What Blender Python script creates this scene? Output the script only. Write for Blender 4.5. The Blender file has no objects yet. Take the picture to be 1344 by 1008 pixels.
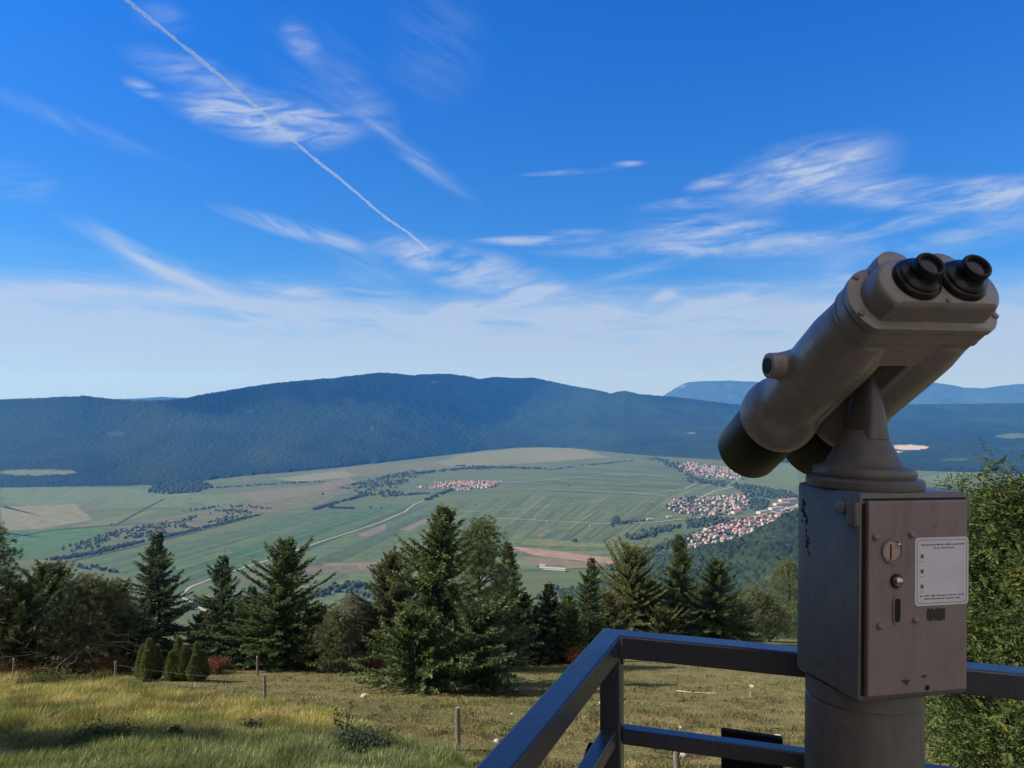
import bpy, bmesh, math, random
import numpy as np
from mathutils import Vector, Matrix

random.seed(7)
SC = bpy.context.scene
COL = SC.collection
R = math.radians

# ------------------------------------------------------------------ camera model
F, CX, CY = 1015.0, 672.0, 504.0
PITCH = math.atan(21.0 / F)
def ray(px, py):
    """direction through a photo pixel, scaled so that its y component is 1"""
    r = (np.asarray(px, float) - CX) / F
    u = (CY - np.asarray(py, float)) / F
    Y = math.cos(PITCH) - u * math.sin(PITCH)
    Z = math.sin(PITCH) + u * math.cos(PITCH)
    return r / Y, Z / Y
def at(px, py, D):
    x, z = ray(px, py)
    return Vector((float(x) * D, D, float(z) * D))
FLOOR = -500.0
def floor_pt(px, py, z=FLOOR):
    x, dz = ray(px, py)
    D = z / dz
    return x * D, D

# ------------------------------------------------------------------ numpy noise
def _hash(ix, iy, seed):
    h = (ix.astype(np.int64) * 374761393 + iy.astype(np.int64) * 668265263 + seed * 974634777) & 0x7fffffff
    h = ((h ^ (h >> 13)) * 1274126177) & 0x7fffffff
    h = (h ^ (h >> 16)) & 0xffffff
    return h / float(0xffffff)
def vnoise(x, y, seed=0):
    x = np.asarray(x, float); y = np.asarray(y, float)
    ix = np.floor(x); iy = np.floor(y)
    fx = x - ix; fy = y - iy
    fx = fx * fx * (3 - 2 * fx); fy = fy * fy * (3 - 2 * fy)
    a = _hash(ix, iy, seed); b = _hash(ix + 1, iy, seed)
    c = _hash(ix, iy + 1, seed); d = _hash(ix + 1, iy + 1, seed)
    return (a * (1 - fx) + b * fx) * (1 - fy) + (c * (1 - fx) + d * fx) * fy
def fbm(x, y, seed=0, octv=4):
    s = 0; a = 1.0; t = 0
    for k in range(octv):
        s = s + a * vnoise(np.asarray(x) * 2 ** k, np.asarray(y) * 2 ** k, seed + k * 17); t += a; a *= .5
    return s / t
def canopy(x, y, cell, hmin, hmax, seed):
    """height of a closed wood made of rounded crowns, one per jittered cell"""
    gx = np.floor(x / cell); gy = np.floor(y / cell)
    best = np.zeros_like(x); tint = np.zeros_like(x)
    for i in (-1, 0, 1):
        for j in (-1, 0, 1):
            cx = gx + i; cy = gy + j
            px = (cx + .15 + .7 * _hash(cx, cy, seed)) * cell
            py = (cy + .15 + .7 * _hash(cx, cy, seed + 1)) * cell
            hh = hmin + (hmax - hmin) * _hash(cx, cy, seed + 2)
            rr = cell * (.62 + .3 * _hash(cx, cy, seed + 3))
            d2 = ((x - px) ** 2 + (y - py) ** 2) / rr ** 2
            h = hh * np.clip(1 - d2, 0, 1) ** .6
            m = h > best
            best = np.where(m, h, best)
            tint = np.where(m, _hash(cx, cy, seed + 4), tint)
    return best, tint

# ------------------------------------------------------------------ scene helpers
def tag(o, label=None, cat=None, group=None, kind=None):
    if label: o['label'] = label
    if cat: o['category'] = cat
    if group: o['group'] = group
    if kind: o['kind'] = kind
    return o
def empty(name, loc=(0, 0, 0), rot=(0, 0, 0)):
    o = bpy.data.objects.new(name, None); COL.objects.link(o)
    o.empty_display_size = .2
    o.location = loc; o.rotation_euler = rot
    return o
def link(name, me, mats=None, parent=None, loc=None):
    o = bpy.data.objects.new(name, me); COL.objects.link(o)
    if mats is not None:
        for m in (mats if isinstance(mats, (list, tuple)) else [mats]): me.materials.append(m)
    if parent is not None: o.parent = parent
    if loc is not None: o.location = loc
    return o
def np_mesh(name, V, quads=None, tris=None, col=None, smooth=False, midx=None):
    me = bpy.data.meshes.new(name)
    V = np.asarray(V, np.float32)
    q = np.zeros((0, 4), np.int32) if quads is None else np.asarray(quads, np.int32)
    t = np.zeros((0, 3), np.int32) if tris is None else np.asarray(tris, np.int32)
    me.vertices.add(len(V)); me.vertices.foreach_set('co', V.ravel())
    loops = np.concatenate([q.ravel(), t.ravel()]).astype(np.int32)
    me.loops.add(len(loops)); me.loops.foreach_set('vertex_index', loops)
    n = len(q) + len(t)
    starts = np.concatenate([np.arange(len(q)) * 4, len(q) * 4 + np.arange(len(t)) * 3]).astype(np.int32)
    me.polygons.add(n); me.polygons.foreach_set('loop_start', starts)
    if midx is not None: me.polygons.foreach_set('material_index', np.asarray(midx, np.int32))
    me.update(calc_edges=True); me.validate()
    me.polygons.foreach_set('use_smooth', np.full(len(me.polygons), bool(smooth)))
    if col is not None:
        a = me.color_attributes.new('tint', 'FLOAT_COLOR', 'POINT')
        c = np.ones((len(V), 4), np.float32); c[:, :3] = col
        a.data.foreach_set('color', c.ravel())
    return me
def bm_obj(name, bm, mats, parent=None, smooth=None, bevel=0, seg=2, loc=None):
    me = bpy.data.meshes.new(name)
    bmesh.ops.recalc_face_normals(bm, faces=bm.faces)
    bm.to_mesh(me); bm.free()
    o = link(name, me, mats, parent, loc)
    if bevel:
        m = o.modifiers.new('Bevel', 'BEVEL'); m.width = bevel; m.segments = seg; m.limit_method = 'ANGLE'; m.angle_limit = R(35)
        m.harden_normals = False
    if smooth is not None:
        for p in me.polygons: p.use_smooth = True
        try:
            me.set_sharp_from_angle(angle=R(smooth))
        except Exception: pass
    return o
def add_box(bm, c, s, rot=None):
    m = Matrix.Translation(Vector(c))
    if rot is not None: m = m @ rot.to_4x4()
    r = bmesh.ops.create_cube(bm, size=1, matrix=m @ Matrix.Diagonal((s[0], s[1], s[2], 1)))
    return r['verts']
def add_lathe(bm, prof, seg=40, M=None, cap0=True, cap1=True):
    """prof: (radius, height) along local z"""
    M = M or Matrix.Identity(4)
    rings = []
    for r, z in prof:
        rings.append([bm.verts.new(M @ Vector((r * math.cos(2 * math.pi * k / seg), r * math.sin(2 * math.pi * k / seg), z))) for k in range(seg)])
    for a, b in zip(rings, rings[1:]):
        for k in range(seg):
            bm.faces.new((a[k], a[(k + 1) % seg], b[(k + 1) % seg], b[k]))
    if cap0: bm.faces.new(rings[0][::-1])
    if cap1: bm.faces.new(rings[-1])
def add_loft(bm, secs, cap0=True, cap1=True):
    rings = [[bm.verts.new(p) for p in s] for s in secs]
    n = len(rings[0])
    for a, b in zip(rings, rings[1:]):
        for k in range(n):
            bm.faces.new((a[k], a[(k + 1) % n], b[(k + 1) % n], b[k]))
    if cap0: bm.faces.new(rings[0][::-1])
    if cap1: bm.faces.new(rings[-1])
def add_bar(bm, p, q, w, h, up=Vector((0, 0, 1))):
    """square tube between two points, w across, h along up"""
    p = Vector(p); q = Vector(q)
    d = (q - p).normalized(); s = d.cross(up).normalized(); u = s.cross(d)
    secs = []
    for c in (p, q):
        secs.append([c + s * (a * w / 2) + u * (b * h / 2) for a, b in ((-1, -1), (1, -1), (1, 1), (-1, 1))])
    add_loft(bm, secs)
def z_to(d):
    return Vector(d).normalized().to_track_quat('Z', 'Y').to_matrix().to_4x4()

class Acc:
    """numpy accumulator for foliage, limbs and the like"""
    def __init__(s): s.V = []; s.Q = []; s.C = []; s.n = 0
    def add(s, V, Q, C):
        s.V.append(V); s.Q.append(Q + s.n); s.C.append(C); s.n += len(V)
    def mesh(s, name, smooth=False):
        return np_mesh(name, np.concatenate(s.V), np.concatenate(s.Q), None, np.concatenate(s.C), smooth)
    def blades(s, P, Dr, L, W, col, rng, bend=0.0):
        """diamond blades: base P, direction Dr, length L, width W, colour col per blade"""
        n = len(P)
        Dr = Dr / (np.linalg.norm(Dr, axis=1, keepdims=True) + 1e-9)
        rnd = rng.normal(size=(n, 3))
        S = np.cross(Dr, rnd); S /= (np.linalg.norm(S, axis=1, keepdims=True) + 1e-9)
        L = np.broadcast_to(L, (n,))[:, None]; W = np.broadcast_to(W, (n,))[:, None]
        V = np.empty((n, 4, 3))
        V[:, 0] = P
        mid = P + Dr * L * .55
        V[:, 1] = mid + S * W * .5
        V[:, 2] = P + Dr * L + np.array([0, 0, -1.0]) * L * bend
        V[:, 3] = mid - S * W * .5
        Q = np.arange(n * 4).reshape(n, 4)
        s.add(V.reshape(-1, 3), Q, np.repeat(col, 4, axis=0))
    def tube(s, P, rad, col, seg=6):
        P = np.asarray(P, float); n = len(P)
        rad = np.broadcast_to(rad, (n,))
        T = np.gradient(P, axis=0); T /= (np.linalg.norm(T, axis=1, keepdims=True) + 1e-9)
        ref = np.array([0.31, 0.95, 0.05])
        A = np.cross(T, ref); A /= (np.linalg.norm(A, axis=1, keepdims=True) + 1e-9)
        B = np.cross(T, A)
        a = np.arange(seg) * 2 * np.pi / seg
        V = P[:, None] + rad[:, None, None] * (A[:, None] * np.cos(a)[None, :, None] + B[:, None] * np.sin(a)[None, :, None])
        q = []
        for i in range(n - 1):
            for k in range(seg):
                q.append((i * seg + k, i * seg + (k + 1) % seg, (i + 1) * seg + (k + 1) % seg, (i + 1) * seg + k))
        s.add(V.reshape(-1, 3), np.array(q), np.tile(np.asarray(col, float), (n * seg, 1)))

# ------------------------------------------------------------------ materials
def mat(name):
    m = bpy.data.materials.new(name); m.use_nodes = True
    nt = m.node_tree; b = nt.nodes['Principled BSDF']
    return m, nt, b
def N(nt, t, **kw):
    n = nt.nodes.new(t)
    for k, v in kw.items():
        if k in n.bl_rna.properties.keys(): setattr(n, k, v)
        else: n.inputs[k].default_value = v
    return n
def noise(nt, scale, detail=4, rough=.6, coord='Object', vec=None):
    n = nt.nodes.new('ShaderNodeTexNoise'); n.inputs['Scale'].default_value = scale
    n.inputs['Detail'].default_value = detail; n.inputs['Roughness'].default_value = rough
    if vec is None:
        c = nt.nodes.new('ShaderNodeTexCoord'); vec = c.outputs[coord]
    nt.links.new(vec, n.inputs['Vector'])
    return n.outputs['Fac']
def ramp(nt, fac, stops):
    r = nt.nodes.new('ShaderNodeValToRGB')
    e = r.color_ramp.elements
    while len(e) < len(stops): e.new(.5)
    for el, (p, c) in zip(e, stops):
        el.position = p; el.color = (c, c, c, 1) if isinstance(c, (int, float)) else (c[0], c[1], c[2], 1)
    nt.links.new(fac, r.inputs['Fac'])
    return r.outputs['Color']
def mixc(nt, fac, a, b, mode='MIX'):
    m = nt.nodes.new('ShaderNodeMix'); m.data_type = 'RGBA'; m.blend_type = mode
    for sock, v in ((m.inputs['Factor'], fac), (m.inputs['A'], a), (m.inputs['B'], b)):
        if hasattr(v, 'links'): nt.links.new(v, sock)
        elif isinstance(v, (int, float)): sock.default_value = v
        else: sock.default_value = (v[0], v[1], v[2], 1)
    return m.outputs['Result']
def bump(nt, b, h, strength, dist=.01):
    n = nt.nodes.new('ShaderNodeBump'); n.inputs['Strength'].default_value = strength; n.inputs['Distance'].default_value = dist
    nt.links.new(h, n.inputs['Height']); nt.links.new(n.outputs['Normal'], b.inputs['Normal'])
def plain(name, c, rough=.6, metal=0, nscale=40, var=.15, bmp=.1, bdist=.002, spec=.5):
    m, nt, b = mat(name)
    f = noise(nt, nscale, 5)
    lo = [x * (1 - var) for x in c]; hi = [min(1, x * (1 + var)) for x in c]
    nt.links.new(ramp(nt, f, [(.3, lo), (.7, hi)]), b.inputs['Base Color'])
    b.inputs['Roughness'].default_value = rough; b.inputs['Metallic'].default_value = metal
    b.inputs['Specular IOR Level'].default_value = spec
    if bmp: bump(nt, b, f, bmp, bdist)
    return m
def tinted(name, rough=.75, trans=.0, spec=.25, nscale=None):
    """surface whose colour comes from the mesh's own 'tint' attribute"""
    m, nt, b = mat(name)
    a = nt.nodes.new('ShaderNodeVertexColor'); a.layer_name = 'tint'
    c = a.outputs['Color']
    if nscale:
        f = noise(nt, nscale, 5)
        c = mixc(nt, 1.0, c, ramp(nt, f, [(.25, .72), (.75, 1.25)]), 'MULTIPLY')
    nt.links.new(c, b.inputs['Base Color'])
    b.inputs['Roughness'].default_value = rough; b.inputs['Specular IOR Level'].default_value = spec
    if trans:
        t = nt.nodes.new('ShaderNodeBsdfTranslucent'); nt.links.new(c, t.inputs['Color'])
        mx = nt.nodes.new('ShaderNodeMixShader'); mx.inputs['Fac'].default_value = trans
        nt.links.new(b.outputs['BSDF'], mx.inputs[1]); nt.links.new(t.outputs['BSDF'], mx.inputs[2])
        nt.links.new(mx.outputs['Shader'], nt.nodes['Material Output'].inputs['Surface'])
    return m

def paint(name, base, dirt, rough=.42, scratch=.5, spec=.5, chip=(.05, .035, .028)):
    """weathered enamel: stains, run marks, chips in patches, fine orange peel"""
    m, nt, b = mat(name)
    tc = nt.nodes.new('ShaderNodeTexCoord')
    mp = nt.nodes.new('ShaderNodeMapping'); mp.inputs['Scale'].default_value = (1, 1, .16); nt.links.new(tc.outputs['Object'], mp.inputs['Vector'])
    big = noise(nt, 8, 6, .65); fine = noise(nt, 190, 3, .6); mid = noise(nt, 60, 8, .72); patch = noise(nt, 11, 3, .6); runs = noise(nt, 55, 5, .65, vec=mp.outputs['Vector'])
    pale = [min(1, x * 1.22 + .01) for x in base]
    c = mixc(nt, ramp(nt, big, [(.36, 0), (.68, 1)]), base, dirt)
    c = mixc(nt, ramp(nt, runs, [(.52, 0), (.78, .55)]), c, [x * .62 for x in dirt])
    c = mixc(nt, ramp(nt, runs, [(.22, .35), (.42, 0)]), c, pale)
    k = mixc(nt, 1.0, ramp(nt, mid, [(.60, 0), (.635, 1)]), ramp(nt, patch, [(.52, 0), (.64, scratch)]), 'MULTIPLY')
    c = mixc(nt, k, c, chip)
    nt.links.new(c, b.inputs['Base Color'])
    nt.links.new(ramp(nt, big, [(.3, rough - .06), (.75, rough + .16)]), b.inputs['Roughness'])
    b.inputs['Specular IOR Level'].default_value = spec
    h = mixc(nt, .75, fine, k, 'SUBTRACT')
    bump(nt, b, h, .16, .0014)
    return m

M = {}
M['paint'] = paint('weathered grey beige paint', (.36, .315, .285), (.27, .235, .21), .28, .8, .7)
M['paint_box'] = paint('weathered column paint', (.185, .172, .16), (.135, .124, .115), .34, .9, .42)
M['paint_door'] = paint('weathered door paint', (.285, .225, .213), (.235, .182, .172), .5, .6)
M['rail'] = paint('blue grey railing enamel', (.048, .054, .074), (.036, .04, .056), .24, .7, 1.0, (.09, .09, .10))
M['rubber'] = plain('black rubber', (.010, .010, .011), .5, 0, 60, .3, .1, .001)
M['hood'] = plain('black satin hood', (.006, .006, .0065), .42, 0, 60, .3, .05, .001, .32)
M['eyepiece'] = plain('black eyepiece enamel', (.012, .012, .015), .28, 0, 60, .3, .03, .001)
M['glass'] = plain('dark coated lens', (.02, .015, .03), .06, 0, 5, .1, 0)
M['steel'] = plain('worn steel', (.55, .52, .48), .25, 1, 70, .2, .08, .001)
M['bolt'] = plain('painted bolt head', (.24, .22, .23), .4, 0, 90, .2, .1, .001)
M['brass'] = plain('pinkish coin disc', (.52, .36, .32), .35, .35, 60, .15, .05, .001)
M['dark'] = plain('dark recess', (.008, .008, .008), .7, 0, 50, .2, 0)
M['sticker'] = plain('white vinyl sticker', (.78, .75, .80), .45, 0, 30, .06, .02, .0005)
M['ink'] = plain('violet grey print', (.16, .13, .17), .5, 0, 60, .2, 0)
M['border'] = plain('pale grey print', (.36, .38, .34), .5, 0, 60, .1, 0)
M['tape'] = plain('old brown tape residue', (.045, .035, .028), .6, 0, 300, .7, .2, .0005)
M['rust'] = plain('rust spot', (.09, .05, .035), .8, 0, 120, .4, .1, .001)
M['black_board'] = plain('black board', (.006, .006, .007), .8, 0, 60, .3, .15, .002, .2)
M['post_wood'] = plain('weathered fence wood', (.17, .15, .125), .9, 0, 14, .45, .6, .01, .1)
M['wire'] = plain('fence wire', (.26, .24, .22), .5, .6, 50, .1, 0)
M['stone'] = plain('white limestone', (.40, .385, .35), .85, 0, 9, .25, .7, .03, .2)
M['plank'] = plain('pale larch deck planks', (.52, .35, .21), .75, 0, 12, .3, .4, .006, .2)
M['hutwall'] = plain('dark added hut cladding', (.055, .036, .024), .75, 0, 8, .3, .4, .01, .2)  # kept dark on the unseen hut added for shade
M['hutroof'] = plain('dark shingle', (.10, .08, .07), .8, 0, 14, .3, .5, .02, .2)
M['bark'] = tinted('bark', .95, 0, .1, 7)
M['needles'] = tinted('needles', .62, .28, .3)
M['leaves'] = tinted('leaves', .65, .3, .15)
M['grass'] = tinted('grass blades', .7, .28, .2)
M['wood_far'] = tinted('far woodland', .95, 0, .05, .05)
M['far_tree'] = tinted('valley tree', .95, 0, .05, .3)
M['house_wall'] = plain('rendered house wall', (.50, .48, .46), .8, 0, .6, .25, 0)
M['roof_red'] = plain('clay tile roof', (.30, .12, .09), .8, 0, .4, .2, 0)
M['roof_pink'] = plain('faded tile roof', (.36, .21, .18), .8, 0, .4, .15, 0)
M['roof_brown'] = plain('brown tile roof', (.17, .10, .085), .8, 0, .4, .2, 0)
M['roof_grey'] = plain('grey sheet roof', (.30, .29, .30), .6, 0, .4, .15, 0)
M['gravel'] = plain('pale gravel road', (.30, .28, .25), .9, 0, .08, .25, 0)
M['ditch'] = plain('dark overgrown stream', (.035, .05, .03), .9, 0, .03, .4, 0)

# ------------------------------------------------------------------ terrain near the camera
def edge_d(x):
    return np.clip(66 + 1.25 * np.maximum(0, x), 0, 118) + 3 * np.sin(x * .13)
def hill_z(x, d):
    x = np.asarray(x, float); d = np.asarray(d, float)
    z = -3.9 - .27 * d
    z = z + .55 * (fbm(x / 9, d / 9, 3) - .5) + .12 * (fbm(x / 1.7, d / 1.7, 5) - .5)
    e = np.maximum(0, d - edge_d(x))
    z = z - .34 * e - .0 * e
    z = np.where(d < 2, z, z)
    return z
def ground_pt(px, py):
    x, dz = ray(px, py); x = float(x); dz = float(dz)
    lo = 2.0
    d = lo
    while d < 140:
        if dz * d < float(hill_z(x * d, d)): break
        d += .25
    return Vector((x * d, d, float(hill_z(x * d, d))))
def on_ground(x, y): return Vector((x, y, float(hill_z(x, y))))

def grid_mesh(X, Y, Z):
    n, m = X.shape
    V = np.stack([X, Y, Z], -1).reshape(-1, 3)
    i = np.arange(n * m).reshape(n, m)
    Q = np.stack([i[:-1, :-1], i[1:, :-1], i[1:, 1:], i[:-1, 1:]], -1).reshape(-1, 4)
    return V, Q

def build_hillside():
    ds = np.concatenate([np.arange(-40, 0, 4), np.arange(0, 70, .5), np.arange(70, 160, 1.5), np.arange(160, 1100, 20)])
    xs = np.concatenate([np.arange(-700, -80, 20), np.arange(-80, 80, .7), np.arange(80, 700, 20)])
    Dg, Xg = np.meshgrid(ds, xs, indexing='ij')
    Z = hill_z(Xg, np.maximum(Dg, -10))
    Z = np.maximum(Z, FLOOR - 2)
    V, Q = grid_mesh(Xg, Dg, Z)
    m, nt, b = mat('mountain meadow')
    n1 = noise(nt, .12, 6, .65); n2 = noise(nt, .9, 5, .7); n3 = noise(nt, 7, 4, .75); n4 = noise(nt, 40, 2, .6)
    c = ramp(nt, n2, [(.3, (.11, .112, .042)), (.5, (.18, .155, .066)), (.72, (.25, .20, .10))])
    c = mixc(nt, ramp(nt, n1, [(.4, 0), (.68, .8)]), c, (.10, .105, .036))
    c = mixc(nt, ramp(nt, n3, [(.45, 0), (.75, .75)]), c, (.055, .055, .022))
    c = mixc(nt, ramp(nt, n4, [(.55, 0), (.8, .5)]), c, (.24, .20, .11))
    nt.links.new(c, b.inputs['Base Color']); b.inputs['Roughness'].default_value = .95
    b.inputs['Specular IOR Level'].default_value = .05
    bump(nt, b, n3, .9, .12)
    o = link('hillside', np_mesh('hillside', V, Q, smooth=True), m)
    tag(o, kind='structure')
build_hillside()

# ------------------------------------------------------------------ valley floor, parcels, roads
def build_floor():
    m, nt, b = mat('valley grassland')
    c0 = nt.nodes.new('ShaderNodeTexCoord')
    mp = nt.nodes.new('ShaderNodeMapping'); mp.inputs['Rotation'].default_value = (0, 0, R(35)); mp.inputs['Scale'].default_value = (1, 4.5, 1)
    nt.links.new(c0.outputs['Object'], mp.inputs['Vector'])
    st = noise(nt, .0022, 5, .6, vec=mp.outputs['Vector'])
    n1 = noise(nt, .0011, 6, .62); n2 = noise(nt, .012, 5, .65)
    c = ramp(nt, st, [(.32, (.074, .104, .048)), (.5, (.092, .116, .052)), (.68, (.118, .128, .060))])
    c = mixc(nt, ramp(nt, n1, [(.45, 0), (.7, .6)]), c, (.075, .10, .05))
    c = mixc(nt, ramp(nt, n2, [(.5, 0), (.85, .4)]), c, (.05, .07, .035))
    nt.links.new(c, b.inputs['Base Color']); b.inputs['Roughness'].default_value = 1
    b.inputs['Specular IOR Level'].default_value = 0
    s = 24000
    V = [(-s, -1900, FLOOR), (s, -1900, FLOOR), (s, s, FLOOR), (-s, s, FLOOR)]
    tag(link('ground', np_mesh('ground', V, [(0, 1, 2, 3)]), m), kind='structure')
build_floor()

GRN = (.090, .118, .054); BGR = (.078, .110, .054); OLV = (.118, .128, .062); TAN = (.165, .14, .10); PAL = (.175, .165, .095)
BRN = (.120, .108, .072); DGR = (.074, .098, .048); YEL = (.155, .155, .068); LGR = (.105, .135, .065)
acc = Acc(); _lift = [0.0]
rs = np.random.default_rng(3)
def parcel(px, col, var=.10, rough=None):
    """one crop field or meadow: a polygon given by its corners on the plain, its outline a little irregular"""
    _lift[0] += .02
    P = np.array([floor_pt(*p) for p in px]); size = np.ptp(P, axis=0).max()
    r = (.035 if rough is None else rough) * size
    out = []
    for a, b in zip(P, np.roll(P, -1, 0)):
        t = np.linspace(0, 1, 14)[:-1, None]
        out.append(a + (b - a) * t)
    out = np.concatenate(out); g = out.mean(0)
    nn = fbm(out[:, 0] / (size * .16), out[:, 1] / (size * .16), len(acc.V) + 3, 4) - .5
    dv = out - g; out = out + dv / (np.linalg.norm(dv, axis=1, keepdims=True) + 1e-6) * (nn * 2 * r)[:, None]
    c = np.array(col) * (1 + var * (rs.random(3) - .5) + var * (rs.random() - .5))
    n = len(out); z = FLOOR + .25 + _lift[0]
    V = np.vstack([np.column_stack([out, np.full(n, z)]), [[g[0], g[1], z]]])
    i = np.arange(0, n, 2)
    acc.add(V, np.column_stack([np.full(len(i), n), i, (i + 1) % n, (i + 2) % n]), np.tile(c, (n + 1, 1)))
def strips(a, b, c, d, n, pal, cuts=1, skip=0.25, var=.2):
    """long narrow parcels between edge a-b and edge d-c (a beside d)"""
    A, B, C_, D_ = [np.array(floor_pt(*p)) for p in (a, b, c, d)]
    t = np.concatenate([[0], np.cumsum(rs.uniform(.5, 1.6, n))]); t /= t[-1]
    for i in range(n):
        s = np.concatenate([[0], np.sort(rs.uniform(.15, .85, rs.integers(0, cuts + 1))), [1]])
        for j in range(len(s) - 1):
            if rs.random() < skip: continue
            e0, e1 = A + (B - A) * t[i], A + (B - A) * t[i + 1]
            f0, f1 = D_ + (C_ - D_) * t[i], D_ + (C_ - D_) * t[i + 1]
            Q = np.array([e0 + (f0 - e0) * s[j], e1 + (f1 - e1) * s[j], e1 + (f1 - e1) * s[j + 1], e0 + (f0 - e0) * s[j + 1]])
            _lift[0] += .004
            col = np.array(pal[rs.integers(len(pal))]) * (1 + var * (rs.random() - .5))
            acc.add(np.column_stack([Q, np.full(4, FLOOR + .25 + _lift[0])]), np.array([[0, 1, 2, 3]]), np.tile(col, (4, 1)))

# far meadow in the gap of the woods, pale
parcel([(560, 608), (610, 597), (700, 586), (770, 590), (800, 600), (720, 606), (640, 611), (590, 616)], YEL)
parcel([(690, 596), (760, 594), (790, 601), (710, 604)], PAL)
parcel([(400, 622), (470, 612), (560, 606), (600, 614), (520, 620), (430, 630)], OLV)
# left: wet meadows, brown sedge and pale stubble
parcel([(0, 640), (180, 641), (280, 650), (230, 665), (120, 668), (0, 662)], LGR)
parcel([(0, 665), (105, 662), (120, 682), (60, 694), (0, 696)], PAL)
parcel([(100, 664), (150, 648), (130, 664), (112, 675)], BRN)
parcel([(120, 684), (215, 668), (150, 690), (90, 694)], OLV)
parcel([(0, 700), (110, 692), (145, 694), (80, 722), (0, 736)], (.078, .128, .055))
parcel([(150, 692), (300, 664), (420, 640), (470, 640), (410, 664), (330, 678), (210, 700), (160, 708)], (.118, .115, .068), .05)
parcel([(300, 648), (420, 636), (455, 626), (470, 632), (400, 650), (340, 660)], (.145, .13, .085), .05)
parcel([(250, 655), (300, 648), (330, 656), (280, 668)], LGR)
parcel([(360, 628), (450, 618), (470, 624), (400, 634)], PAL)
# big green field left of the road, with mown lines
strips((118, 735), (250, 788), (548, 662), (420, 668), 24, [BGR, BGR, GRN, (.055, .10, .055)], 1, .1, .18)
strips((260, 785), (330, 812), (600, 668), (556, 664), 5, [BGR, DGR, (.07, .095, .06), GRN], 2, .1)
parcel([(300, 768), (352, 740), (356, 746), (312, 772)], BRN)
# between the road and the village: long diagonal strips
strips((330, 812), (620, 800), (760, 655), (600, 655), 30, [GRN, BGR, GRN, GRN, LGR, DGR, OLV], 3, .25, .12)
parcel([(470, 702), (505, 688), (508, 694), (482, 706)], TAN)
parcel([(425, 740), (500, 738), (505, 748), (420, 752)], TAN)
parcel([(400, 744), (470, 742), (475, 752), (395, 756)], BRN)
parcel([(525, 695), (560, 680), (562, 684), (535, 698)], TAN)
# centre and right: strips running to the towns
strips((600, 722), (800, 738), (905, 655), (690, 650), 48, [GRN, OLV, GRN, LGR, GRN, OLV, GRN, DGR], 4, .4, .10)
strips((700, 704), (790, 712), (850, 676), (742, 672), 12, [OLV, BRN, BRN, GRN, DGR, DGR], 2, .62, .08)
strips((640, 752), (690, 708), (860, 716), (850, 742), 18, [OLV, GRN, LGR, (.13, .14, .06), GRN], 2, .1)
parcel([(668, 718), (700, 720), (800, 733), (848, 742), (800, 741), (700, 729)], (.245, .17, .122), .03, .01)
parcel([(690, 731), (800, 742), (780, 747), (690, 738)], (.165, .125, .088), .03, .01)
strips((660, 642), (762, 608), (900, 614), (885, 652), 26, [GRN, OLV, LGR, GRN, BGR, DGR], 2, .2, .12)
strips((880, 652), (1045, 648), (1045, 614), (990, 612), 9, [OLV, GRN, LGR], 2, .3, .15)
parcel([(1010, 606), (1048, 612), (1048, 640), (990, 630)], LGR)
parcel([(1200, 628), (1260, 618), (1300, 618), (1250, 640)], LGR)
far_f = link('farmland', acc.mesh('farmland'), tinted('crops', 1, 0, 0, .02)); tag(far_f, kind='structure')

def ribbon(name, px, w, m, z=.0, kind='structure', label=None, cat=None):
    P = np.array([floor_pt(*p) for p in px])
    # resample
    d = np.concatenate([[0], np.cumsum(np.linalg.norm(np.diff(P, axis=0), axis=1))])
    t = np.linspace(0, d[-1], max(8, int(d[-1] / 25)))
    Q = np.column_stack([np.interp(t, d, P[:, 0]), np.interp(t, d, P[:, 1])])
    T = np.gradient(Q, axis=0); T /= np.linalg.norm(T, axis=1, keepdims=True)
    S = np.column_stack([-T[:, 1], T[:, 0]])
    ww = w * (1 + .25 * (fbm(t / 60, t * 0, 9, 2) - .5))[:, None]
    V = np.concatenate([np.column_stack([Q + S * ww / 2, np.full(len(Q), FLOOR + 2.0 + z)]), np.column_stack([Q - S * ww / 2, np.full(len(Q), FLOOR + 2.0 + z)])])
    n = len(Q); i = np.arange(n - 1)
    o = link(name, np_mesh(name, V, np.column_stack([i, i + n, i + n + 1, i + 1])), m)
    return tag(o, label, cat, None, kind)
ribbon('road', [(275, 806), (236, 783), (250, 771), (300, 752), (352, 736), (420, 712), (500, 686), (532, 672), (536, 668), (545, 662), (560, 656), (600, 640)], 8, M['gravel'])
ribbon('road', [(655, 634), (720, 630), (800, 623), (855, 624), (905, 631), (915, 635)], 9, M['gravel'], .2)
ribbon('road', [(668, 641), (760, 644), (840, 648), (880, 652), (990, 652)], 10, M['gravel'], .4)
ribbon('road', [(585, 678), (680, 682), (790, 688), (860, 686), (905, 681), (950, 678)], 8, M['gravel'], .6)
ribbon('road', [(836, 650), (900, 642), (915, 634)], 7, M['gravel'], .8)
ribbon('road', [(915, 656), (938, 645), (962, 640)], 9, M['gravel'], .9)
ribbon('path', [(540, 676), (700, 668), (800, 655)], 4, M['gravel'], 1.0)
ribbon('street', [(912, 716), (950, 703), (1000, 690), (1046, 676)], 8, M['gravel'], 1.1)
ribbon('street', [(900, 708), (935, 692), (985, 680), (1046, 664)], 9, M['gravel'], 1.2)
ribbon('street', [(884, 668), (920, 664), (960, 658), (984, 654)], 8, M['gravel'], 1.3)
ribbon('stream', [(70, 742), (200, 712), (290, 690), (345, 674)], 10, M['ditch'], .3)
ribbon('stream', [(0, 708), (70, 696), (150, 689), (185, 688), (260, 684)], 12, M['ditch'], .5)
ribbon('stream', [(150, 690), (190, 668), (215, 655)], 7, M['ditch'], .7)

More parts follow.
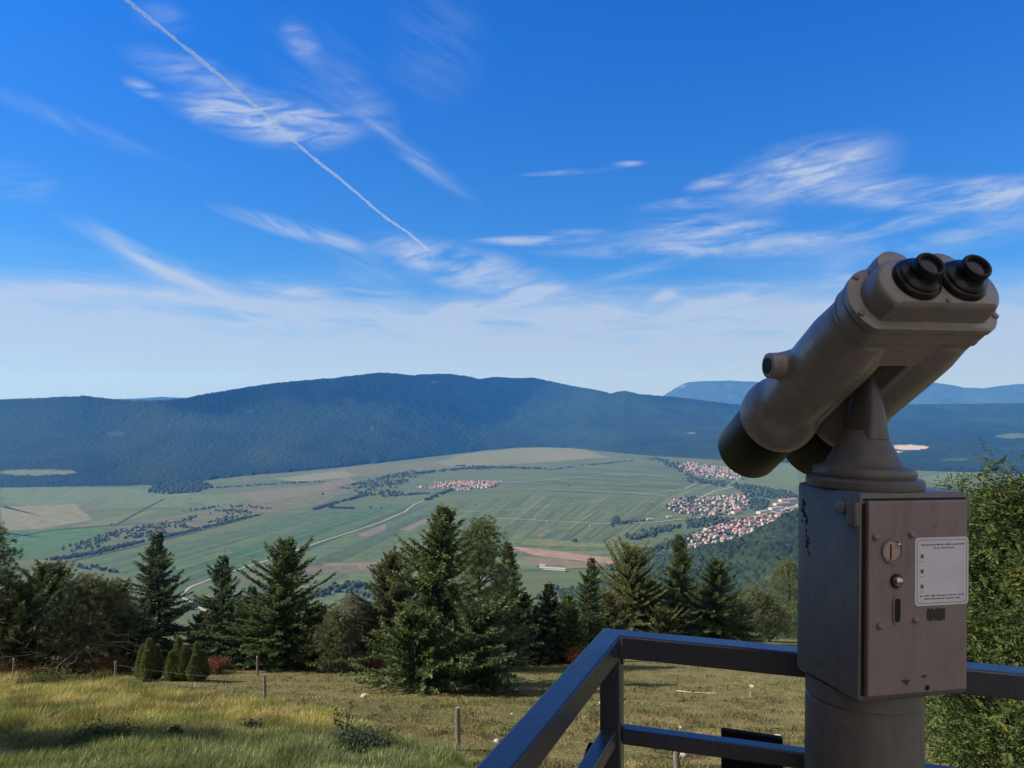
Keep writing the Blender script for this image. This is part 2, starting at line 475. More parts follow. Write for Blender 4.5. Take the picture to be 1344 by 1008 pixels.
# ------------------------------------------------------------------ mountains
def ridge(name, us, yr, yb, Db, Dr, rows, shape, rav, cell, hts, seed, pal, patches=(), back=True, ys=None, foot=None):
    """a wooded range: foot and skyline follow the surveyed bearings, canopy modelled crown by crown"""
    U = us[:, None]
    s = np.linspace(0, 1, rows)[None, :]
    rx, _ = ray(U, CY)
    zr = ray(U, yr[:, None])[1] * Dr[:, None]
    zs = ray(U, (yr if ys is None else ys)[:, None])[1] * Dr[:, None]
    D = Db[:, None] + (Dr - Db)[:, None] * s
    if foot is not None: D = D + foot[:, None] * np.clip(1 - s * 7, 0, 1) ** 1.5
    D = D + 60 * (fbm(U / 40, s * 6, seed + 5, 3) - .5) * np.sin(np.pi * s)
    X = rx * D
    Z = FLOOR + (zs - FLOOR) * shape(s) + (zr - zs) * np.clip(s * 8 - 7, 0, 1)
    fold = np.abs(fbm(X / 1000, D / 1900, seed, 4) - .5) * 2
    fold2 = fbm(X / 330, D / 420, seed + 40, 4)
    w = np.sin(np.pi * np.clip(s * 1.0, 0, 1)) ** .8
    cut = rav * w * (1 - fold) * .9 + rav * .45 * w * (1 - fold2)
    lim = .62 * np.maximum(1.0, Z - FLOOR)
    Z = Z - cut * lim / (cut + lim)
    h, tint = canopy(X, D, cell, hts[0], hts[1], seed + 9)
    big = fbm(X / 260, D / 260, seed + 3, 4)
    col = np.empty(X.shape + (3,))
    for k in range(3):
        col[..., k] = pal[0][k] + (pal[1][k] - pal[0][k]) * np.clip(.38 * tint + .8 * (big - .38) + .9 * (fbm(X / 900, D / 700, seed + 60, 3) - .45), 0, 1)
    Py = CY + F * 21 / F - F * (Z / D)
    cover = np.ones_like(X)
    for (cx, cy, rx_, ry_, c, seedp) in patches:
        dd = ((U - cx) / rx_) ** 2 + ((Py - cy) / ry_) ** 2 + 1.1 * (fbm(U / (rx_ * .5), Py / (ry_ * .6), seedp, 3) - .5)
        m = dd < 1
        col[m] = c; cover[m] = 0.05
    Z = Z + h * cover * np.clip(s * 60, 0, 1)
    if back:
        k = np.linspace(.04, 1, 10)[None, :]
        Db2 = D[:, -1:] + 2500 * k
        X = np.concatenate([X, rx * Db2], 1); D2 = np.concatenate([D, np.broadcast_to(Db2, (len(us), 10))], 1)
        Z = np.concatenate([Z, (zr - h[:, -1:] * 0) + (FLOOR - zr) * k], 1)
        col = np.concatenate([col, np.repeat(col[:, -1:], 10, 1)], 1); D = D2
    V, Q = grid_mesh(X, D, Z)
    return link(name, np_mesh(name, V, Q, None, col.reshape(-1, 3), True), M['wood_far'])

FOR = ((.009, .020, .012), (.034, .050, .022))
us = np.arange(-260, 1620, 1.7)
yr = np.interp(us, [-260, -60, 0, 50, 110, 150, 200, 240, 270, 300, 350, 400, 440, 470, 500, 520, 540, 555, 590, 610, 630, 650, 680, 700, 720, 750, 780, 800, 820, 840, 870, 900, 930, 960, 1050, 1150, 1250, 1344, 1620],
               [530, 531, 526, 524, 520.5, 525, 527, 524, 518, 513, 505, 500, 497, 493, 490, 491, 493.5, 492, 491, 494, 498, 495.5, 497, 496.5, 500.5, 507, 512, 516, 513.5, 518, 520.5, 523, 527, 531, 534, 532, 531, 530, 531])
ys = yr; yr = yr + .8 * (fbm(us / 14, us * 0, 71, 3) - .5)
yb = np.interp(us, [-260, 0, 60, 120, 190, 270, 290, 400, 470, 560, 600, 640, 690, 740, 780, 810, 850, 900, 950, 1050, 1200, 1344, 1620],
               [640, 640, 639, 638, 638, 634, 626, 619, 611, 601, 596, 590, 586, 586, 590, 597, 598, 601, 605, 608, 618, 622, 622])
kern = np.hanning(121); kern /= kern.sum()
Db = FLOOR / ray(us, yb)[1]
kern2 = np.hanning(241); kern2 /= kern2.sum()
foot = FLOOR / ray(us, yb + 1.3 * (fbm(us / 11, us * 0, 77, 3) - .5))[1] - Db
Db = np.convolve(np.pad(Db, 60, mode='edge'), kern, 'valid')
dep = np.interp(us, [-260, 0, 300, 500, 700, 800, 960, 1100, 1620], [1700, 1700, 1700, 1900, 1900, 2600, 4200, 4800, 4800])
dep = np.convolve(np.pad(dep, 120, mode='edge'), kern2, 'valid')
mt = ridge('mountain', us, yr, yb, Db, Db + dep, 235, lambda s: s ** .92, 560, 15, (6, 14), 11, FOR, ys=ys, foot=foot,
           patches=[(50, 621, 56, 4, (.11, .13, .06), 1), (1190, 588, 27, 3.6, (.40, .33, .28), 2), (1168, 594, 16, 1.6, (.40, .33, .28), 22), (1330, 573, 26, 3.5, (.085, .105, .05), 3), (907, 569, 6, 1.2, (.16, .16, .12), 4),
                    (327, 541, 4, 1.4, (.13, .13, .11), 5), (487, 563, 2.5, 4, (.06, .07, .04), 6), (458, 527, 9, 4, (.07, .085, .04), 7), (803, 516, 5, 1.4, (.10, .11, .08), 8),
                    (150, 570, 12, 4, (.036, .05, .024), 9), (570, 503, 6, 2, (.10, .11, .06), 10), (940, 522, 9, 1, (.07, .09, .06), 12), (1215, 634, 30, 4, (.11, .13, .06), 13),
                    (1250, 604, 20, 1.6, (.06, .08, .04), 14)])
tag(mt, kind='structure')
us2 = np.arange(760, 1640, 3.0)
yr2 = np.interp(us2, [760, 850, 866, 880, 893, 905, 930, 960, 985, 1010, 1060, 1120, 1170, 1225, 1245, 1265, 1290, 1312, 1344, 1640], [534, 526, 522, 514, 505, 502, 500.5, 500, 501, 503, 506, 505, 501, 502.5, 505, 509, 510, 507, 504, 512])
ys2 = yr2; yr2 = yr2 + 1.0 * (fbm(us2 / 16, us2 * 0, 5, 3) - .5)
D2 = np.full(len(us2), 18000.0)
tag(ridge('mountain', us2, yr2, None, D2, D2 + 2000, 60, lambda s: s ** .8, 170, 40, (8, 18), 31, ((.024, .035, .022), (.06, .07, .045)),
          patches=[(896, 507, 5, 3.0, (.10, .10, .095), 3), (955, 505, 5, 1.0, (.09, .09, .085), 4)]), kind='structure')
us3 = np.arange(-260, 420, 4.0)
yr3 = np.interp(us3, [-260, 0, 40, 80, 140, 180, 210, 240, 300, 420], [524, 524.5, 523, 526, 525, 523.5, 521.5, 522.5, 528, 532])
D3 = np.full(len(us3), 13500.0)
tag(ridge('mountain', us3, yr3, None, D3, D3 + 1800, 40, lambda s: s ** .8, 100, 40, (8, 16), 37, FOR), kind='structure')

# wooded spur below the town, on the right
def build_spur():
    xs = np.concatenate([np.arange(120, 220, 6.0), np.arange(220, 880, 3.2), np.arange(880, 1900, 8.0)]); ds = np.concatenate([np.arange(1150, 1500, 7.0), np.arange(1500, 2060, 3.2), np.arange(2060, 2800, 12.0)])
    Dg, X = np.meshgrid(ds, xs, indexing='ij')
    bas = FLOOR + 36 + .325 * (np.minimum(X, 780) + .10 * np.maximum(0, X - 780) - 225) + 40 * (fbm(X / 260, Dg / 260, 61) - .5)
    top = 2010 + 90 * (fbm(X / 300, X * 0, 62) - .5)
    Z = bas - .42 * np.maximum(0, Dg - top)
    Z = Z - 26 * fbm(X / 120, Dg / 120, 66)
    h, t = canopy(X, Dg, 11, 5, 17, 64)
    big = fbm(X / 90, Dg / 90, 67)
    col = np.empty(X.shape + (3,))
    for k in range(3): col[..., k] = (.010, .019, .010)[k] + (.034, .042, .016)[k] * np.clip(.55 * t + .9 * (big - .35), 0, 1)
    Z = np.maximum(Z + h, FLOOR - 20)
    V, Q = grid_mesh(X, Dg, Z)
    o = link('wooded_hill', np_mesh('wooded_hill', V, Q, None, col.reshape(-1, 3), True), M['wood_far'])
    tag(o, kind='structure')
build_spur()

# ------------------------------------------------------------------ trees in the valley
def ico(sub):
    bm = bmesh.new(); bmesh.ops.create_icosphere(bm, subdivisions=sub, radius=1)
    V = np.array([v.co[:] for v in bm.verts]); T = np.array([[v.index for v in f.verts] for f in bm.faces]); bm.free()
    return V, T
ICO_V, ICO_T = ico(2)
def crown_blob(rng, P, r, h, cols):
    """many rounded, knobbly crowns at points P"""
    n = len(P); m = len(ICO_V)
    lump = 1 + .28 * (rng.random((n, m)) - .5)
    V = ICO_V[None] * lump[..., None]
    V = V * np.stack([r, r * (.85 + .3 * rng.random(n)), h * .5], -1)[:, None]
    V = V + P[:, None]; V[..., 2] += (h * .46)[:, None]
    T = (ICO_T[None] + (np.arange(n) * m)[:, None, None]).reshape(-1, 3)
    C = np.repeat(cols, m, axis=0)
    return V.reshape(-1, 3), T, C
def far_cols(rng, n):
    t = rng.random((n, 1))
    return np.array([.022, .034, .019]) + t * np.array([.040, .044, .02])
def wood(name, pts, label, cat, hr=(6, 13), seed=1, tw=1.0):
    rng = np.random.default_rng(seed)
    P = np.column_stack([pts, np.full(len(pts), FLOOR)])
    h = rng.uniform(hr[0], hr[1], len(P)); r = h * rng.uniform(.38, .58, len(P))
    V, T, C = crown_blob(rng, P, r, h, far_cols(rng, len(P)))
    o = link(name, np_mesh(name, V, None, T, C, True), M['far_tree'])
    return tag(o, label, cat, None, 'stuff')
def along(px, n, w, seed):
    rng = np.random.default_rng(seed)
    P = np.array([floor_pt(*p) for p in px])
    d = np.concatenate([[0], np.cumsum(np.linalg.norm(np.diff(P, axis=0), axis=1))])
    t = rng.random(n) * d[-1]
    Q = np.column_stack([np.interp(t, d, P[:, 0]), np.interp(t, d, P[:, 1])])
    return Q + rng.normal(size=(n, 2)) * w * .5
def inside(poly, n, seed, thresh=0, scale=80):
    rng = np.random.default_rng(seed)
    P = np.array([floor_pt(*p) for p in poly]); lo, hi = P.min(0), P.max(0)
    out = []
    while len(out) < n:
        q = lo + (hi - lo) * rng.random((400, 2))
        k = fbm(q[:, 0] / scale, q[:, 1] / scale, seed) >= thresh
        for p, ok in zip(q, k):
            if not ok: continue
            c = False
            for i in range(len(P)):
                a, b = P[i], P[i - 1]
                if (a[1] > p[1]) != (b[1] > p[1]) and p[0] < (b[0] - a[0]) * (p[1] - a[1]) / (b[1] - a[1]) + a[0]: c = not c
            if c: out.append(p)
            if len(out) >= n: break
    return np.array(out)
cc = np.concatenate
wood('copse', inside([(193, 647), (205, 636), (235, 631), (265, 632), (282, 640), (260, 646), (225, 649)], 420, 21), 'dark rounded copse standing alone on the plain below the wooded mountain', 'woodland', (9, 17), 1)
wood('hedgerow', cc([along([(72, 735), (120, 727), (172, 714)], 300, 26, 31), along([(95, 722), (150, 702), (215, 688)], 190, 60, 32), along([(170, 715), (240, 700), (335, 677)], 300, 18, 33), inside([(160, 708), (200, 688), (310, 665), (335, 674), (230, 703)], 260, 34, .52), along([(235, 672), (300, 664), (355, 668)], 60, 40, 133)]),
     'long bushy hedgerow along the stream on the left of the plain', 'hedge', (4, 10), 2)
wood('hedgerow', cc([along([(122, 744), (135, 748), (152, 752)], 26, 8, 35), along([(100, 742), (116, 748)], 14, 10, 36)]), 'short row of trees above the left pines beside the green field', 'hedge', (6, 11), 3)
wood('hedgerow', cc([along([(412, 669), (440, 661), (480, 650)], 120, 16, 37), along([(432, 667), (468, 668)], 26, 10, 38)]), 'straight dark hedgerow left of the red roofed village road', 'hedge', (7, 13), 4)
wood('woodland', cc([inside([(420, 650), (470, 634), (540, 617), (556, 622), (520, 640), (540, 646), (480, 652)], 420, 39, .42, 120), along([(560, 648), (500, 652)], 60, 25, 40)]), 'patchy scrub woodland left of the red roofed village', 'woodland', (6, 13), 5)
wood('hedgerow', along([(558, 657), (575, 650), (594, 643)], 80, 14, 41), 'dense trees lining the pale road into the red roofed village', 'hedge', (8, 14), 6)
wood('hedgerow', cc([along([(545, 622), (600, 616), (680, 614)], 190, 60, 42), along([(600, 612), (712, 616)], 120, 40, 43)]), 'broad tree belt behind the red roofed village', 'hedge', (8, 15), 7)
wood('hedgerow', along([(715, 618), (760, 612), (830, 605)], 110, 16, 44), 'thin tree line crossing the far meadow to the right', 'hedge', (6, 12), 8)
wood('hedgerow', along([(282, 641), (340, 637), (425, 632)], 100, 25, 45), 'dotted tree line running right from the round copse', 'hedge', (5, 11), 9)
wood('woodland', cc([along([(856, 601), (880, 608), (900, 620)], 150, 70, 46), along([(900, 622), (925, 634)], 60, 25, 47), inside([(888, 628), (960, 632), (950, 640), (905, 634)], 90, 48)]), 'trees round the far village at the foot of the hills', 'woodland', (8, 15), 10)
wood('woodland', cc([inside([(955, 634), (1000, 640), (1046, 648), (1044, 656), (1005, 654), (975, 648)], 330, 49), inside([(975, 648), (1010, 660), (1000, 676), (985, 668)], 140, 50)]), 'belt of trees between the far village and the pink roofed halls', 'woodland', (9, 16), 11)
wood('woodland', inside([(893, 655), (912, 653), (914, 664), (896, 667)], 90, 51), 'clump of trees among the houses of the middle village', 'woodland', (9, 15), 12)
wood('woodland', cc([inside([(900, 683), (935, 679), (970, 682), (940, 690), (902, 694)], 130, 52), along([(905, 708), (960, 684)], 40, 40, 53)]), 'clump of trees between the middle village and the near town', 'woodland', (8, 14), 13)
wood('hedgerow', along([(832, 708), (856, 700), (886, 691)], 130, 30, 54), 'dense dark hedgerow pointing at the near town', 'hedge', (9, 15), 14)
wood('hedgerow', cc([inside([(800, 682), (812, 678), (815, 692), (803, 692)], 28, 55), along([(815, 688), (838, 684)], 36, 20, 56)]), 'bushy clump beside the pale road in the middle of the plain', 'hedge', (8, 13), 15)
wood('woodland', cc([along([(830, 730), (868, 720), (905, 705)], 120, 35, 57), along([(850, 738), (900, 722)], 70, 30, 58), inside([(800, 745), (900, 722), (930, 740), (880, 790), (780, 800), (690, 805), (700, 785), (760, 760)], 560, 59, .47, 130)]),
     'woods with small clearings at the foot of the slope behind the spruces', 'woodland', (9, 16), 16)
wood('woodland', inside([(395, 785), (440, 766), (520, 770), (600, 790), (520, 806), (400, 806)], 260, 60, .42, 100), 'bluish wood at the foot of the slope behind the middle pines', 'woodland', (9, 15), 17)
wood('woodland', along([(240, 800), (262, 792), (285, 800)], 40, 25, 61), 'small wood beside the pale road bend behind the spruces', 'woodland', (8, 13), 18)

wood('garden_trees', cc([inside(v_, n_, 800 + i_) for i_, (v_, n_) in enumerate([([(905, 722), (950, 712), (1000, 700), (1048, 688), (1060, 660), (1012, 676), (970, 683), (935, 694), (898, 708)], 330), ([(873, 664), (890, 655), (925, 655), (985, 648), (986, 662), (960, 676), (905, 678), (880, 670)], 230), ([(886, 614), (905, 607), (950, 614), (988, 622), (975, 632), (930, 628), (905, 622)], 120), ([(543, 641), (575, 634), (610, 632), (658, 633), (652, 639), (610, 645), (590, 643)], 40)])]), 'garden trees standing between the village houses', 'trees', (6, 13), 19)

lone = [(755, 711, 'round dark tree alone above the long white barn', 15, 4), (770, 707, 'small bush right of the round dark tree on the plain', 7, 1), (855, 662, 'small lone bush on the fields left of the middle village', 8, 2), (748, 638, 'tiny lone tree in the pale fields right of the red roofed village', 9, 1),
        (625, 664, 'flat bush alone on the field below the red roofed village', 7, 3), (250, 655, 'lone bush on the field right of the round copse', 6, 2), (356, 695, 'tiny lone bush in the big green field', 4, 2), (487, 667, 'lone tree beside the dark hedgerow left of the village road', 10, 1),
        (499, 668, 'small shrub at the end of the dark hedgerow', 7, 1), (897, 642, 'tiny bush on the field edge before the middle village', 7, 1), (706, 745, 'dark shrub standing beside the long white barn', 7, 1), (145, 690, 'single dark tree on the green field at left', 9, 1)]
for i, (px, py, lab, h, n) in enumerate(lone):
    rng = np.random.default_rng(300 + i)
    x, y = floor_pt(px, py)
    P = np.column_stack([x + rng.normal(size=n) * h * .5, y + rng.normal(size=n) * h * .4, np.full(n, 0.0)])
    P[:, :2] -= (x, y)
    hh = np.full(n, h) * rng.uniform(.75, 1, n)
    V, T, C = crown_blob(rng, P, hh * .55, hh, far_cols(rng, n))
    o = link('field_tree', np_mesh('field_tree', V, None, T, C, True), M['far_tree'], loc=(x, y, FLOOR))
    tag(o, lab, 'tree', 'lone trees on the plain')

# ------------------------------------------------------------------ houses
def house_meshes(L, W, H, rh):
    bm = bmesh.new()
    a = [(-L/2, -W/2), (L/2, -W/2), (L/2, W/2), (-L/2, W/2)]
    lo = [bm.verts.new((x, y, -1)) for x, y in a]; hi = [bm.verts.new((x, y, H)) for x, y in a]
    g0 = bm.verts.new((-L/2, 0, H + rh)); g1 = bm.verts.new((L/2, 0, H + rh))
    for k in range(4):
        bm.faces.new((lo[k], lo[(k + 1) % 4], hi[(k + 1) % 4], hi[k]))
    bm.faces.new((hi[3], hi[0], g0)); bm.faces.new((hi[1], hi[2], g1))
    me = bpy.data.meshes.new('house_wall'); bmesh.ops.recalc_face_normals(bm, faces=bm.faces); bm.to_mesh(me); bm.free()
    bm = bmesh.new()
    o = .6; t = .35; k = rh / (W / 2)
    for s in (-1, 1):
        p = [(-L/2 - o, s * (W/2 + o), H - k * o), (L/2 + o, s * (W/2 + o), H - k * o), (L/2 + o, 0, H + rh), (-L/2 - o, 0, H + rh)]
        v0 = [bm.verts.new((x, y, z + .06)) for x, y, z in p]; v1 = [bm.verts.new((x, y, z + .06 + t)) for x, y, z in p]
        bm.faces.new(v0); bm.faces.new(v1)
        for i in range(4): bm.faces.new((v0[i], v0[(i + 1) % 4], v1[(i + 1) % 4], v1[i]))
    bmesh.ops.recalc_face_normals(bm, faces=bm.faces)
    mr = bpy.data.meshes.new('house_roof'); bm.to_mesh(mr); bm.free()
    return me, mr
HV = [house_meshes(*d) for d in ((13, 10, 4.4, 4.4), (16, 10.5, 5, 4.6), (11, 10, 4.2, 4.8), (22, 12, 5.2, 5))]
ROOFS = ['red', 'pink', 'brown', 'grey']
rooftint = {'red': M['roof_red'], 'pink': M['roof_pink'], 'brown': M['roof_brown'], 'grey': M['roof_grey']}
roof_mesh = {}
for hi, (mw, mr) in enumerate(HV):
    mw.materials.append(M['house_wall'])
    for rn in ROOFS:
        c = mr.copy(); c.materials.append(rooftint[rn]); roof_mesh[hi, rn] = c
villages = [('town', [(905, 722), (950, 712), (1000, 700), (1048, 688), (1060, 672), (1060, 660), (1012, 676), (970, 683), (935, 694), (898, 708)], 190, .35, 'near town below the wooded spur', ['red', 'pink', 'brown', 'grey'], [.34, .3, .18, .18]),
            ('middle', [(873, 664), (890, 655), (925, 655), (985, 648), (986, 662), (960, 676), (905, 678), (880, 670)], 150, .3, 'middle village above the near town', ['red', 'brown', 'grey', 'pink'], [.28, .3, .24, .18]),
            ('centre', [(543, 641), (575, 634), (610, 632), (658, 633), (652, 639), (610, 645), (590, 643)], 150, 0, 'compact village amid the fields in the centre', ['red', 'pink', 'brown'], [.5, .4, .1]),
            ('far', [(886, 614), (905, 607), (950, 614), (988, 622), (975, 632), (930, 628), (905, 622)], 170, .25, 'far village at the foot of the hills', ['red', 'pink', 'brown'], [.45, .4, .15])]
plots = []
rh_ = np.random.default_rng(12)
for vi, (vn, poly, n, th, where, roofs, wts) in enumerate(villages):
    cand = inside(poly, n * 4, 500 + vi, th, 60)
    kept = []
    for p in cand:
        if all((p[0] - q[0]) ** 2 + (p[1] - q[1]) ** 2 > (17, 16, 12.5, 13)[vi] ** 2 for q in kept): kept.append(p)
        if len(kept) >= n: break
    for p in kept:
        plots.append((p[1], p[0], vi, int(rh_.choice([0, 0, 1, 2, 3], p=[.3, .2, .25, .18, .07])), str(rh_.choice(roofs, p=wts)), rh_.choice([0.35, 0.35 + math.pi / 2]) + rh_.normal() * .25, rh_.uniform(.75, 1.15)))
plots.sort()
def lab_house(rn, where):
    return {'red': 'white house with a red tiled roof in the ', 'pink': 'white house with a faded pink roof in the ', 'brown': 'white house with a dark brown roof in the ', 'grey': 'white house with a pale grey roof in the '}[rn] + where
sV, sQ, sT, sMi = [], [], [], []
stuffbm = bmesh.new()
for i, (y, x, vi, hi, rn, rz, sc) in enumerate(plots):
    where = villages[vi][4]
    if i < 296:
        o = link('house', HV[hi][0], None, None, (x, y, FLOOR + 2.6)); o.rotation_euler = (0, 0, rz); o.scale = (sc, sc, sc)
        tag(o, lab_house(rn, where), 'house', {'red': 'red', 'pink': 'pink', 'brown': 'brown', 'grey': 'grey'}[rn] + ' roofed houses of the ' + where)
        r = link('roof', roof_mesh[hi, rn], None, o)
    else:
        Mx = Matrix.Translation((x, y, FLOOR + 2.6)) @ Matrix.Rotation(rz, 4, 'Z') @ Matrix.Scale(sc, 4)
        for me, idx in ((HV[hi][0], 0), (HV[hi][1], {'red': 1, 'pink': 2, 'brown': 3, 'grey': 4}[rn])):
            vs = [stuffbm.verts.new(Mx @ v.co) for v in me.vertices]
            for p in me.polygons:
                f = stuffbm.faces.new([vs[k] for k in p.vertices]); f.material_index = idx
o = bm_obj('distant_houses', stuffbm, [M['house_wall'], M['roof_red'], M['roof_pink'], M['roof_brown'], M['roof_grey']])
tag(o, 'mass of small red roofed houses in the far villages', 'houses', None, 'stuff')

def big_building(name, px, py, L, W, H, rh, rz, rn, label, group=None, sub='roof'):
    mw, mr = house_meshes(L, W, H, rh)
    x, y = floor_pt(px, py)
    mw.materials.append(M['house_wall']); mr.materials.append(rooftint[rn])
    o = link(name, mw, None, None, (x, y, FLOOR + 2.6)); o.rotation_euler = (0, 0, rz)
    tag(o, label, 'hall' if 'hall' in name else 'barn', group)
    link(sub, mr, None, o)
    return o
for i, (px, py, L, rn, lab) in enumerate([(1034, 658, 110, 'pink', 'long pink roofed hall at the upper end of the near town'), (1026, 663, 100, 'pink', 'pink roofed hall in front of the longest hall of the near town'), (1018, 669, 80, 'grey', 'grey roofed hall behind the near town houses'),
                                          (1040, 669, 90, 'pink', 'wide faded hall beside the telescope column in the near town'), (1000, 674, 60, 'grey', 'low grey hall left of the pink halls in the near town'), (966, 674, 60, 'red', 'bright red roofed school hall between the middle village and near town'), (972, 669, 45, 'red', 'smaller bright red hall beside the red school hall'),
                                          (951, 709, 34, 'red', 'broad orange red house block low in the near town')]):
    big_building('factory_hall', px, py, L, 22 if L > 50 else 17, 8, 4, .5 + .05 * i, rn, lab)
big_building('barn', 728, 749, 66, 11, 4.5, 2.4, -.30, 'grey', 'long low white barn at the edge of the fields')
big_building('barn', 712, 746, 18, 11, 7, 2.4, -.30, 'grey', 'short tall white barn at the left end of the long barn')
big_building('barn', 853, 683, 26, 11, 5, 2.5, .1, 'grey', 'pale shed on the plain beside the pale road')
big_building('barn', 878, 680, 20, 11, 5, 2.5, .1, 'grey', 'pale shed near the middle village road')
big_building('barn', 776, 691, 13, 9, 4, 2.5, .2, 'brown', 'small brown hay barn on the centre of the plain')
big_building('barn', 720, 686, 9, 7, 3.5, 2.5, .2, 'brown', 'tiny hay barn on the strip fields')
big_building('barn', 703, 682, 9, 7, 3.5, 2.5, .2, 'brown', 'tiny hay barn left of its twin on the strip fields')

# ------------------------------------------------------------------ near trees
BARK = (.055, .042, .033)
def conifer_cols(rng, n, dark, light, t=None):
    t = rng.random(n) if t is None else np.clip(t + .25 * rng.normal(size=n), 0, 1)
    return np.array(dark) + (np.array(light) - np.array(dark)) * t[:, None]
def put_tree(name, label, cat, loc, trunk, crown, leafmat, group=None, rz=0):
    e = empty(name, loc, (0, 0, rz)); tag(e, label, cat, group)
    link('trunk', trunk.mesh('trunk', True), M['bark'], e)
    link('crown', crown.mesh('crown'), leafmat, e)
    return e
def spruce(seed, H, Rr, clear=.04, dark=(.026, .046, .016), light=(.16, .195, .064), thin=1.0, lean=0, up=0.0, full=.98, needle=1.0, brown=0, dead=0):
    rng = np.random.default_rng(seed)
    tr, cr = Acc(), Acc()
    zz = np.linspace(-.6, H * .985, 14)
    ax = lambda z: np.column_stack([lean * (z / H) ** 2 * H + .012 * H * np.sin(z * .9 + seed), .01 * H * np.cos(z * .7 + seed) , z])
    tr.tube(ax(zz), np.interp(zz, [-.6, 0, H], [.024 * H, .017 * H, .004 * H]), BARK, 8)
    nb = int(H * 17 * thin)
    u = (np.arange(nb) + rng.random(nb)) / nb
    hs = clear * H + (H * .985 - clear * H) * u
    az = np.arange(nb) * 2.399 + rng.normal(size=nb) * .5
    sect = 1 + .22 * np.sin(az * 2 + seed) + .15 * np.sin(az * 3 + 2 * seed)
    Ls = (1.12 * Rr * np.clip(1 - hs / H, 0, 1) ** full * np.clip(.55 + 2.6 * hs / H, 0, 1) ** (1 if full < .9 else .3) * rng.uniform(.5, 1.3, nb) * sect * 1.08 * (1 + .28 * (vnoise(az * 1.3, hs * 1.1, seed) - .5) * 2) + .06)
    base = ax(hs)
    P, Dd, Ln, Wd, T = [], [], [], [], []
    for k in range(nb):
        L = Ls[k]; f = hs[k] / H
        up0 = .9 * f - .12 + rng.normal() * (.08 + .12 * up) + up
        droop = .42 * (1 - f) + .05
        d = np.array([math.cos(az[k]), math.sin(az[k]), 0]); sd = np.array([-d[1], d[0], 0])
        s = np.linspace(0, 1, 7)
        axis = base[k] + d * (s * L)[:, None] + np.array([0, 0, 1.0]) * (L * (up0 * s - droop * s ** 2 + .28 * s ** 3))[:, None]
        if L > .5: tr.tube(axis, np.linspace(.012 + .009 * L, .004, 7), BARK, 4)
        nt = int(L * 36) + 14
        ss = rng.uniform(.04, 1.0, nt)
        pp = np.stack([np.interp(ss, s, axis[:, i]) for i in range(3)], -1)
        side = rng.choice([-1, 1], nt)[:, None] * sd * rng.uniform(.25, 1.1, nt)[:, None]
        dr = d * .75 + side + np.array([0, 0, 1.0]) * (rng.normal(size=nt) * .22 - .12 + .35 * f + .7 * up)[:, None]
        tw = (.12 + .30 * (1 - ss)) * (.5 + .5 * min(1, L)) * rng.uniform(.7, 1.3, nt) + .08
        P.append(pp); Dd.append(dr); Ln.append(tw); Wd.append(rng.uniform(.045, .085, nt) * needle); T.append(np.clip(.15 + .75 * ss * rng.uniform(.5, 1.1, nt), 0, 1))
        # hanging and forward sub-sprays
        m = nt // 2 * 2
        dr2 = dr[:m] + rng.normal(size=(m, 3)) * .5
        P.append(pp[:m] + dr[:m] / np.linalg.norm(dr[:m], axis=1, keepdims=True) * tw[:m, None] * .45); Dd.append(dr2); Ln.append(tw[:m] * .75); Wd.append(rng.uniform(.04, .075, m)); T.append(T[-1][:m])
    n = sum(map(len, P)); T = np.concatenate(T)
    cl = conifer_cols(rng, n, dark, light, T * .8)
    if brown:
        cp = np.concatenate(P); bs = fbm(cp[:, 0] * 1.4 + cp[:, 2], cp[:, 1] * 1.4 + cp[:, 2] * .6, seed, 3) > 1 - brown - .32; cl[bs] = np.array((.13, .075, .04)) * rng.uniform(.6, 1.2, (bs.sum(), 1))
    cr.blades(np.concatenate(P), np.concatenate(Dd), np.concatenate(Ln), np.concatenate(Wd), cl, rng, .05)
    for k in range(dead):
        a = rng.random() * 6.28; z0 = rng.uniform(.08, .5) * H; L = Rr * rng.uniform(.7, 1.15); q = np.linspace(0, 1, 7)[:, None]
        p = np.array([0, 0, z0]) + np.array([math.cos(a), math.sin(a), .1 + rng.normal() * .2]) * L * q + rng.normal(size=(7, 3)) * .06 * L * q
        tr.tube(p, np.linspace(.03, .007, 7), (.26, .22, .18), 5)
    # leader shoot
    m = 46; z = H * (.92 + .11 * rng.random(m) ** 1.3); a = rng.random(m) * 6.28
    cr.blades(ax(z), np.column_stack([np.cos(a) * .7, np.sin(a) * .7, np.full(m, .7)]), rng.uniform(.08, .2, m), .04, conifer_cols(rng, m, dark, light), rng)
    return tr, cr
